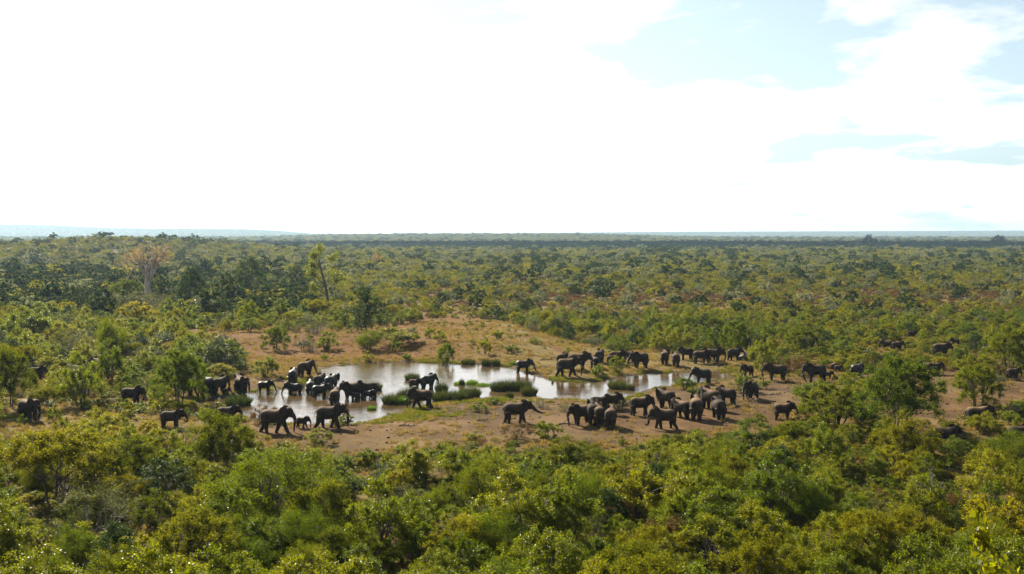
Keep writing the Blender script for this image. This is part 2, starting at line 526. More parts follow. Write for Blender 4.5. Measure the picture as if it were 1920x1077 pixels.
def tube(path, radii, n=6, cap=True):
    """returns verts, quads, tris for a tapered tube"""
    path = np.asarray(path, float); k = len(path)
    t = np.gradient(path, axis=0)
    t /= np.linalg.norm(t, axis=1)[:, None] + 1e-9
    ref = np.array([0, 0, 1.0])
    V = []
    prev = None
    for i in range(k):
        if prev is None:
            r = ref if abs(t[i] @ ref) < 0.9 else np.array([1.0, 0, 0])
            a = np.cross(t[i], r)
        else:
            a = prev - t[i] * (prev @ t[i])
        a /= np.linalg.norm(a) + 1e-9
        prev = a
        b = np.cross(t[i], a)
        ang = np.arange(n) / n * 2 * math.pi
        V.append(path[i] + radii[i] * (np.cos(ang)[:, None] * a + np.sin(ang)[:, None] * b))
    V = np.concatenate(V)
    Q = []
    for i in range(k - 1):
        for j in range(n):
            a0 = i * n + j; a1 = i * n + (j + 1) % n
            Q.append((a0, a1, a1 + n, a0 + n))
    T = []
    if cap:
        V = np.vstack([V, path[0], path[-1]])
        c0 = k * n; c1 = c0 + 1
        for j in range(n):
            T.append((c0, (j + 1) % n, j))
            T.append((c1, (k - 1) * n + j, (k - 1) * n + (j + 1) % n))
    return V, Q, T


class MB:
    def __init__(s):
        s.V = []; s.Q = []; s.T = []; s.n = 0

    def add(s, V, Q=(), T=()):
        if len(Q): s.Q.append(np.asarray(Q, int) + s.n)
        if len(T): s.T.append(np.asarray(T, int) + s.n)
        s.V.append(np.asarray(V, float)); s.n += len(V)

    def tube(s, path, radii, n=6, cap=True):
        s.add(*tube(path, radii, n, cap))

    def mesh(s, name, mats=(), smooth=False, lv=None):
        V = np.concatenate(s.V)
        f = []
        if s.Q: f.append(np.concatenate(s.Q))
        if s.T: f.append(np.concatenate(s.T))
        return mesh_np(name, V, f, mats, smooth=smooth, lv=lv)


# ------------------------------------------------------------------ ground sheet
def axis(dense_lo, dense_hi, step, lo, hi, g=1.06):
    c = list(np.arange(dense_lo, dense_hi + 1e-6, step))
    s = step; v = c[-1]
    while v < hi:
        s *= g; v += s; c.append(min(v, hi))
    s = step; v = c[0]
    while v > lo:
        s *= g; v -= s; c.insert(0, max(v, lo))
    return np.array(c)


def in_poly(poly, x, y):
    return poly_sdf(poly, x, y) < 0


C_NEAR = np.array([flat_xy(*p) for p in [(470, 800), (560, 795), (700, 797), (735, 778), (780, 770), (850, 756), (960, 750), (1100, 752), (1175, 752), (1230, 730), (1300, 722), (1390, 705),
                                         (1450, 716), (1540, 716), (1580, 730), (1540, 765), (1440, 800), (1340, 812), (1250, 826), (1150, 840), (1060, 838), (960, 838), (900, 825), (800, 842),
                                         (700, 862), (590, 858), (480, 818)]])
C_FAR = np.array([flat_xy(*p) for p in [(330, 622), (480, 618), (620, 622), (720, 612), (800, 596), (880, 598), (960, 612), (1060, 642), (1150, 662), (1330, 672), (1410, 676), (1440, 700),
                                        (1385, 705), (1290, 697), (1170, 703), (1100, 715), (1000, 705), (950, 686), (760, 678), (610, 688), (600, 712), (540, 727), (470, 738), (430, 742),
                                        (395, 742), (440, 715), (460, 690), (455, 660), (380, 645)]])
C_RIGHT = np.array([flat_xy(*p) for p in [(1590, 712), (1640, 705), (1720, 698), (1790, 700), (1800, 725), (1870, 740), (1920, 715), (1960, 720), (1960, 765), (1870, 765), (1820, 790),
                                          (1760, 800), (1700, 790), (1740, 750), (1730, 720), (1620, 740)]])
C_LEFT = np.array([flat_xy(*p) for p in [(-20, 768), (60, 772), (140, 785), (300, 792), (470, 800), (480, 830), (380, 828), (240, 822), (100, 820), (-20, 832)]])
C_ODD = np.array([flat_xy(*p) for p in [(190, 552), (222, 550), (240, 572), (225, 582), (200, 580)]])
C_ODD2 = np.array([flat_xy(*p) for p in [(330, 640), (480, 640), (470, 670), (400, 655), (335, 655)]])


def build_ground():
    xs = axis(-62, 66, 0.5, -14000, 14000, 1.07)
    ya = list(np.arange(-60, 40, 4.0)) + list(np.arange(40, 104, 1.0)) + list(np.arange(104, 212, 0.5))
    s = 0.5; v = 212.0
    while v < 17500:
        ya.append(v); s = min(s * 1.05, 110); v += s
    ya.append(17500)
    ys = np.array(ya)
    X, Y = np.meshgrid(xs, ys)
    Z = height(X.ravel(), Y.ravel()).reshape(X.shape)
    V = np.stack([X, Y, Z], -1).reshape(-1, 3)
    nx = len(xs); ny = len(ys)
    i = np.arange(nx - 1); j = np.arange(ny - 1)
    I, J = np.meshgrid(i, j)
    a = (J * nx + I).ravel()
    F = np.stack([a, a + 1, a + nx + 1, a + nx], 1)
    me = mesh_np('ground', V, [F], [ground_mat()], smooth=True)
    x = V[:, 0]; y = V[:, 1]
    sd = np.full(len(x), 50.0)
    nr = (np.abs(x) < 130) & (y > 60) & (y < 260)
    sd[nr] = pond_sdf(x[nr], y[nr])
    red = np.zeros(len(x))
    nr2 = (np.abs(x) < 160) & (y > 60) & (y < 300)
    sf = np.full(len(x), 99.0); sf[nr2] = poly_sdf(C_FAR, x[nr2], y[nr2])
    sn = np.full(len(x), 99.0); sn[nr2] = poly_sdf(C_NEAR, x[nr2], y[nr2])
    sr = np.full(len(x), 99.0); sr[nr2] = poly_sdf(C_RIGHT, x[nr2], y[nr2])
    bankw = (1 - sstep(-12, 20, x)) * (1 - sstep(0, 12, sf)) * sstep(160, 176, y)
    red = np.maximum(bankw * 0.9, 0.12 + 0.25 * (wave(x, y, 30, 77) + 0.3))
    # worn animal tracks
    tr = np.array([flat_xy(*p) for p in [(955, 627), (985, 640), (1030, 655), (1060, 668)]])
    dtr = np.full(len(x), 99.0)
    for k in range(3):
        ax, ay = tr[k]; bx, by = tr[k + 1]
        t = np.clip(((x - ax) * (bx - ax) + (y - ay) * (by - ay)) / ((bx - ax) ** 2 + (by - ay) ** 2), 0, 1)
        dtr = np.minimum(dtr, np.hypot(x - ax - t * (bx - ax), y - ay - t * (by - ay)))
    red = np.maximum(red, 0.9 * (1 - sstep(0.3, 1.0, dtr)))
    straw = np.full(len(x), 0.75)
    straw = straw * sstep(-2, 5, sn) * sstep(-2, 4, sr)
    straw = np.where(sf < 3, 0.80 * sstep(-22, 2, x) + 0.25 * (1 - sstep(-22, 2, x)), straw)
    straw = np.maximum(straw, 0.75 * (1 - sstep(1.0, 4.0, np.abs(sd))) * (x < -30))
    straw = np.where(dtr < 0.8, 0, straw)
    straw = np.where((sn < 0) & (y < 108), np.maximum(straw, 0.42), straw)
    wet = (1 - sstep(0.25, 1.7, sd + 0.5 * wave(x, y, 6, 15))) * (sd < 40)
    scrub = sstep(260, 700, y)
    for nm, v in (('red', red), ('straw', straw), ('wet', wet), ('scrub', scrub)):
        at = me.attributes.new(nm, 'FLOAT', 'POINT'); at.data.foreach_set('value', np.clip(v, 0, 1).astype(np.float32))
    o = link('ground', me)
    tag(o, kind='structure')
    # water sheet: only where the bed lies under it
    wx = np.arange(-60, 46, 1.0); wy = np.arange(106, 182, 1.0)
    WX, WY = np.meshgrid(wx, wy)
    sdw = pond_sdf(WX, WY)
    idx = -np.ones(WX.shape, int); V2 = []; F2 = []
    keep = sdw < 3.0
    for jj in range(len(wy) - 1):
        for ii in range(len(wx) - 1):
            if keep[jj, ii] or keep[jj + 1, ii] or keep[jj, ii + 1] or keep[jj + 1, ii + 1]:
                q = []
                for (b, a_) in ((jj, ii), (jj, ii + 1), (jj + 1, ii + 1), (jj + 1, ii)):
                    if idx[b, a_] < 0:
                        idx[b, a_] = len(V2); V2.append((wx[a_], wy[b], 0.0))
                    q.append(idx[b, a_])
                F2.append(q)
    wm = mesh_np('water', V2, [F2], [water_mat()], smooth=True)
    w = link('water', wm)
    tag(w, kind='structure')


build_ground()

# ------------------------------------------------------------------ haze and the cloud whose shadow bands the plain
def box_mesh(name, lo, hi):
    x0, y0, z0 = lo; x1, y1, z1 = hi
    V = [(x0, y0, z0), (x1, y0, z0), (x1, y1, z0), (x0, y1, z0), (x0, y0, z1), (x1, y0, z1), (x1, y1, z1), (x0, y1, z1)]
    F = [(0, 3, 2, 1), (4, 5, 6, 7), (0, 1, 5, 4), (1, 2, 6, 5), (2, 3, 7, 6), (3, 0, 4, 7)]
    return mesh_np(name, V, [F])


def build_haze():
    me = box_mesh('haze', (-14100, -70, -3.0), (14100, 17600, 215))
    m, nt, N, L, out = mat_base('haze_air')
    pv = N('ShaderNodeVolumePrincipled')
    pv.inputs['Color'].default_value = (0.50, 0.72, 0.95, 1)
    pv.inputs['Density'].default_value = 0.000068
    pv.inputs['Anisotropy'].default_value = 0.2
    L(pv.outputs[0], out.inputs['Volume'])
    m.cycles.homogeneous_volume = True
    me.materials.append(m)
    o = link('haze', me)
    tag(o, kind='stuff')


def build_cloud():
    # a long flat cumulus bank high over the plain, out of the top of the picture
    nx, ny = 60, 14
    V = []; Q = []
    r = np.random.default_rng(5)
    top = 1000
    off = top / math.tan(SUN_EL)
    ox = math.sin(SUN_AZ) * off; oy = math.cos(SUN_AZ) * off
    Z0 = 1000.0
    xs = np.linspace(-760, 5200, nx)
    for side in (0, 1):
        for j in range(ny):
            for i in range(nx):
                u = i / (nx - 1); v = j / (ny - 1)
                x = xs[i]
                y0 = 1480 + 60 * math.sin(x * 0.004); y1 = 2500 + 240 * math.sin(x * 0.0021 + 1)
                y0 += (1 - min(1, (x + 760) / 1200)) * 450
                y = y0 + (y1 - y0) * v
                edge = min(1, 5 * min(u, 1 - u)) * math.sin(math.pi * v) ** 0.5
                bump = wave(np.array([x]), np.array([y]), 420, 9)[0]
                z = Z0 + (edge * (150 + 90 * bump) if side else -edge * 8)
                V.append((x + ox, y + oy, z))
    n1 = nx * ny
    for j in range(ny - 1):
        for i in range(nx - 1):
            a = j * nx + i
            Q.append((a, a + nx, a + nx + 1, a + 1))
            Q.append((a + n1, a + n1 + 1, a + n1 + nx + 1, a + n1 + nx))
    me = mesh_np('cloud', V, [Q], [M['cloud']], smooth=True)
    o = link('cloud', me)
    tag(o, kind='structure')


build_haze()
build_cloud()
# ==MARK_ELEPHANT==
# ------------------------------------------------------------------ elephants
def loft(mb, rings, n=16):
    """rings: (centre xyz, half-height vec-length, half-width, axis pitch) drawn in the plane across x"""
    V = []; k = len(rings)
    for (x, zt, zb, w) in rings:
        zc = (zt + zb) / 2; hh = (zt - zb) / 2
        for j in range(n):
            a = j / n * 2 * math.pi
            ca, sa = math.cos(a), math.sin(a)
            e = 0.88
            V.append((x, w * math.copysign(abs(ca) ** e, ca), zc + hh * math.copysign(abs(sa) ** e, sa)))
    Q = []; T = []
    for i in range(k - 1):
        for j in range(n):
            a0 = i * n + j; a1 = i * n + (j + 1) % n
            Q.append((a0, a0 + n, a1 + n, a1))
    V.append((rings[0][0], 0, (rings[0][1] + rings[0][2]) / 2)); V.append((rings[-1][0], 0, (rings[-1][1] + rings[-1][2]) / 2))
    c0 = k * n; c1 = c0 + 1
    for j in range(n):
        T.append((c0, j, (j + 1) % n)); T.append((c1, (k - 1) * n + (j + 1) % n, (k - 1) * n + j))
    mb.add(V, Q, T)


def ellip(mb, c, r, n=16, m=10, rot=None):
    V = []
    for i in range(1, m):
        th = math.pi * i / m
        for j in range(n):
            ph = 2 * math.pi * j / n
            V.append((math.sin(th) * math.cos(ph) * r[0], math.sin(th) * math.sin(ph) * r[1], math.cos(th) * r[2]))
    V.append((0, 0, r[2])); V.append((0, 0, -r[2]))
    V = np.array(V)
    if rot is not None:
        V = V @ np.array(rot.to_matrix() if hasattr(rot, 'to_matrix') else rot).T
    V = V + np.array(c)
    Q = []; T = []
    for i in range(m - 2):
        for j in range(n):
            a0 = i * n + j; a1 = i * n + (j + 1) % n
            Q.append((a0, a0 + n, a1 + n, a1))
    t = (m - 1) * n; b = t + 1
    for j in range(n):
        T.append((t, j, (j + 1) % n)); T.append((b, (m - 2) * n + (j + 1) % n, (m - 2) * n + j))
    mb.add(V, Q, T)


def spline(pts, n):
    pts = np.asarray(pts, float)
    P = np.vstack([2 * pts[0] - pts[1], pts, 2 * pts[-1] - pts[-2]])
    out = []
    k = len(pts) - 1
    for s in np.linspace(0, k, n):
        i = min(int(s), k - 1); t = s - i
        p0, p1, p2, p3 = P[i], P[i + 1], P[i + 2], P[i + 3]
        out.append(0.5 * ((2 * p1) + (-p0 + p2) * t + (2 * p0 - 5 * p1 + 4 * p2 - p3) * t * t + (-p0 + 3 * p1 - 3 * p2 + p3) * t ** 3))
    return np.array(out)


TRUNKS = {   # side-view (x, z) of the trunk from its root, in head space with the neck pivot at (1.2, 2.35)
    'down': [(2.12, 2.10), (2.36, 1.62), (2.40, 1.05), (2.36, 0.55), (2.40, 0.16)],
    'drink': [(2.12, 2.10), (2.42, 1.55), (2.72, 0.95), (3.02, 0.42), (3.20, 0.02)],
    'reach': [(2.12, 2.12), (2.50, 1.72), (2.98, 1.42), (3.45, 1.28), (3.85, 1.30)],
    'curl': [(2.10, 2.08), (2.36, 1.55), (2.45, 1.05), (2.62, 0.72), (2.86, 0.78), (2.90, 0.98)],
    'mouth': [(2.12, 2.10), (2.42, 1.65), (2.58, 1.25), (2.45, 1.02), (2.20, 1.15), (2.08, 1.42)],
    'graze': [(2.10, 2.06), (2.30, 1.55), (2.28, 1.00), (2.16, 0.50), (2.00, 0.12)],
}


def elephant_mesh(name, trunk='down', legs=(0, 0, 0, 0), pitch=0.0, yaw=0.0, ear=28.0, calf=False, lift=None, tail_out=0.0):
    """legs: swing angle in degrees of front left, front right, hind left, hind right (+ forward)"""
    mb = MB()
    rings = [(-1.60, 1.92, 1.50, .14), (-1.52, 2.22, 1.28, .38), (-1.34, 2.44, 1.10, .56), (-1.05, 2.56, 1.10, .68), (-0.65, 2.60, 1.09, .76),
             (-0.2, 2.55, 1.05, .79), (0.2, 2.53, 1.07, .77), (0.6, 2.60, 1.12, .71), (0.92, 2.68, 1.12, .62), (1.18, 2.64, 1.28, .50), (1.42, 2.50, 1.42, .38), (1.6, 2.4, 1.6, .26)]
    loft(mb, rings)
    # legs
    for (x0, y0, hind, ang, li) in ((0.86, 0.36, 0, legs[0], 0), (0.86, -0.36, 0, legs[1], 1), (-1.12, 0.36, 1, legs[2], 2), (-1.12, -0.36, 1, legs[3], 3)):
        a = R(ang)
        if not hind:
            top = np.array([x0, y0, 1.55]); L1, L2 = 0.72, 0.65
            kb = R(max(0, -ang) * 0.5 + (40 if lift == li else 0))
            k = top + L1 * np.array([math.sin(a), 0, -math.cos(a)])
            an = k + L2 * np.array([math.sin(a - kb), 0, -math.cos(a - kb)])
            rad = [.38, .31, .23, .21, .185, .20, .22]
        else:
            top = np.array([x0, y0, 1.55]); L1, L2 = 0.70, 0.68
            kb = R(10 + max(0, -ang) * 0.4)
            k = top + L1 * np.array([math.sin(a + R(7)), 0, -math.cos(a + R(7))])
            an = k + L2 * np.array([math.sin(a - kb), 0, -math.cos(a - kb)])
            rad = [.46, .41, .30, .235, .195, .20, .22]
        drop = an[2] - 0.12
        if lift != li:          # keep every planted foot on the ground
            an[2] -= drop; k[2] -= drop * 0.5
        foot = an + np.array([0.02, 0, -0.12])
        mids = [top, top * 0.5 + k * 0.5, k, k * 0.5 + an * 0.5, an + np.array([0, 0, .10]), an, foot]
        for q in mids[1:]:
            q[1] = y0 * (1.0 - 0.1 * (top[2] - q[2]) / 1.5)
        mb.tube(mids, rad, 12)
        ellip(mb, top + np.array([0, 0, 0.1]), (.40 if hind else .33, .30, .52), 12, 8)
    # tail
    tx = -1.55
    to = tail_out
    tp = spline([(tx, 0, 2.12), (tx - .14 - .2 * to, 0.02, 1.85 + .25 * to), (tx - .20 - .55 * to, .03, 1.35 + .45 * to), (tx - .17 - .85 * to, .04, 0.95 + .55 * to)], 10)
    mb.tube(tp, list(np.linspace(.065, .035, 8)) + [.055, .03], 8)
    # head
    hb = MB()
    ellip(hb, (1.66, 0, 2.42), (.50, .40, .42), 16, 10)
    ellip(hb, (1.74, 0, 2.62), (.30, .30, .24), 14, 8)
    ellip(hb, (1.95, 0, 2.16), (.32, .30, .36), 14, 8)
    ellip(hb, (1.72, 0, 1.92), (.36, .24, .20), 12, 8)
    ellip(hb, (1.35, 0, 2.28), (.45, .38, .46), 14, 8)
    tpts = TRUNKS[trunk]
    p = spline([(x, 0, z) for x, z in tpts], 18)
    rr = np.interp(np.linspace(0, 1, 18), [0, .12, .35, .7, 1], [.27, .235, .165, .110, .075])
    hb.tube(p, rr, 12)
    for s in (1, -1):       # tusk sheath
        ellip(hb, (2.08, s * .17, 1.90), (.15, .10, .17), 10, 6)
    # ears
    eo = [(-.02, .36), (.14, .54), (.42, .62), (.72, .54), (.90, .28), (.93, -.02), (.84, -.36), (.66, -.68), (.46, -.92), (.32, -.94), (.22, -.66), (.12, -.36), (0.0, -.14)]
    es = 0.85 if calf else 1.0
    for s in (1, -1):
        aa = R(ear)
        V = []
        c = np.mean(eo, 0)
        layers = [(0.035, 1.0), (-0.035, 1.0)]
        for off, _ in layers:
            for (u, v) in eo:
                u *= es; v *= es
                bend = 0.10 * (u / .9) ** 2
                px = 1.60 - u * math.cos(aa); py = s * (.36 + u * math.sin(aa) - bend + off + 0.02 * math.sin(v * 7)); pz = 2.36 + v
                V.append((px, py, pz))
        n = len(eo)
        for off, _ in layers:
            u, v = c * es
            V.append((1.60 - u * math.cos(aa), s * (.36 + u * math.sin(aa) + off + .02), 2.36 + v))
        T = []; Q = []
        for j in range(n):
            j2 = (j + 1) % n
            T.append((2 * n, j, j2)); T.append((2 * n + 1, n + j2, n + j)); Q.append((j, n + j, n + j2, j2))
        if s < 0:
            T = [t[::-1] for t in T]; Q = [q[::-1] for q in Q]
        hb.add(V, Q, T)
    HM = Matrix.Translation((1.2, 0, 2.3)) @ Matrix.Rotation(R(yaw), 4, 'Z') @ Matrix.Rotation(R(pitch), 4, 'Y') @ Matrix.Translation((-1.2, 0, -2.3))
    if calf:
        HM = HM @ Matrix.Translation((1.3, 0, 2.2)) @ Matrix.Scale(1.12, 4) @ Matrix.Translation((-1.36, 0, -2.22))
    H = np.array(HM)
    off = 0
    for V in hb.V:
        W = np.c_[V, np.ones(len(V))] @ H.T
        mb.V.append(W[:, :3])
    for Q in hb.Q: mb.Q.append(Q + mb.n)
    for T in hb.T: mb.T.append(T + mb.n)
    mb.n += hb.n
    mb.V = [np.c_[np.where(v[:, 0] < 0.5, 0.5 + (v[:, 0] - 0.5) * 0.88, v[:, 0]), v[:, 1:]] for v in mb.V]
    if calf:        # shorter, rounder body
        mb.V = [v * np.array([.90, 1.05, 1.0]) for v in mb.V]
    me = mb.mesh(name + '_cage')
    o = bpy.data.objects.new('tmp', me); COL.objects.link(o)
    rm = o.modifiers.new('r', 'REMESH'); rm.mode = 'VOXEL'; rm.voxel_size = 0.042; rm.use_smooth_shade = True
    smo = o.modifiers.new('s', 'SMOOTH'); smo.factor = 0.5; smo.iterations = 4
    dc = o.modifiers.new('d', 'DECIMATE'); dc.ratio = 0.42
    dg = bpy.context.evaluated_depsgraph_get()
    out = bpy.data.meshes.new_from_object(o.evaluated_get(dg))
    bpy.data.objects.remove(o); bpy.data.meshes.remove(me)
    out.name = name
    out.polygons.foreach_set('use_smooth', np.ones(len(out.polygons), bool))
    out.materials.clear(); out.materials.append(M['hide'])
    # tusks in the same head space
    tk = []
    for s in (1, -1):
        t = MB()
        pp = spline([(2.10, s * .17, 1.86), (2.26, s * .21, 1.60), (2.46, s * .20, 1.42), (2.66, s * .17, 1.40)], 8)
        t.tube(pp, np.linspace(.048, .012, 8), 8)
        t.V = [(np.c_[V, np.ones(len(V))] @ H.T)[:, :3] for V in t.V]
        tk.append(t.mesh('tusk', [M['tusk']], smooth=True))
    H_top = max(v.co.z for v in out.vertices)
    return out, tk, H_top


POSES = {}


def pose(key, **k):
    POSES[key] = elephant_mesh('elephant_' + key, **k)


def build_poses():
    pose('walk', trunk='down', legs=(24, -16, -20, 16), pitch=4, ear=22)
    pose('stride', trunk='down', legs=(-18, 20, 18, -24), pitch=0, ear=25, tail_out=.25)
    pose('stand', trunk='down', legs=(3, -3, -3, 4), pitch=8, ear=24)
    pose('drink', trunk='drink', legs=(8, -4, -4, 5), pitch=6, ear=26)
    pose('reach', trunk='reach', legs=(16, -10, -10, 10), pitch=2, ear=22)
    pose('curl', trunk='curl', legs=(-8, 14, -22, 8), pitch=8, ear=26)
    pose('mouth', trunk='mouth', legs=(4, -3, 3, -5), pitch=4, ear=34)
    pose('graze', trunk='graze', legs=(8, -6, -6, 8), pitch=14, ear=22)
    pose('turn', trunk='down', legs=(4, -4, 5, -3), pitch=12, yaw=35, ear=38)
    pose('turnback', trunk='mouth', legs=(-4, 4, -3, 5), pitch=8, yaw=-35, ear=34)
    pose('calf', trunk='down', legs=(20, -18, -22, 18), pitch=2, ear=30, calf=True)
    pose('calfstand', trunk='drink', legs=(4, -4, 4, -4), pitch=6, ear=24, calf=True)


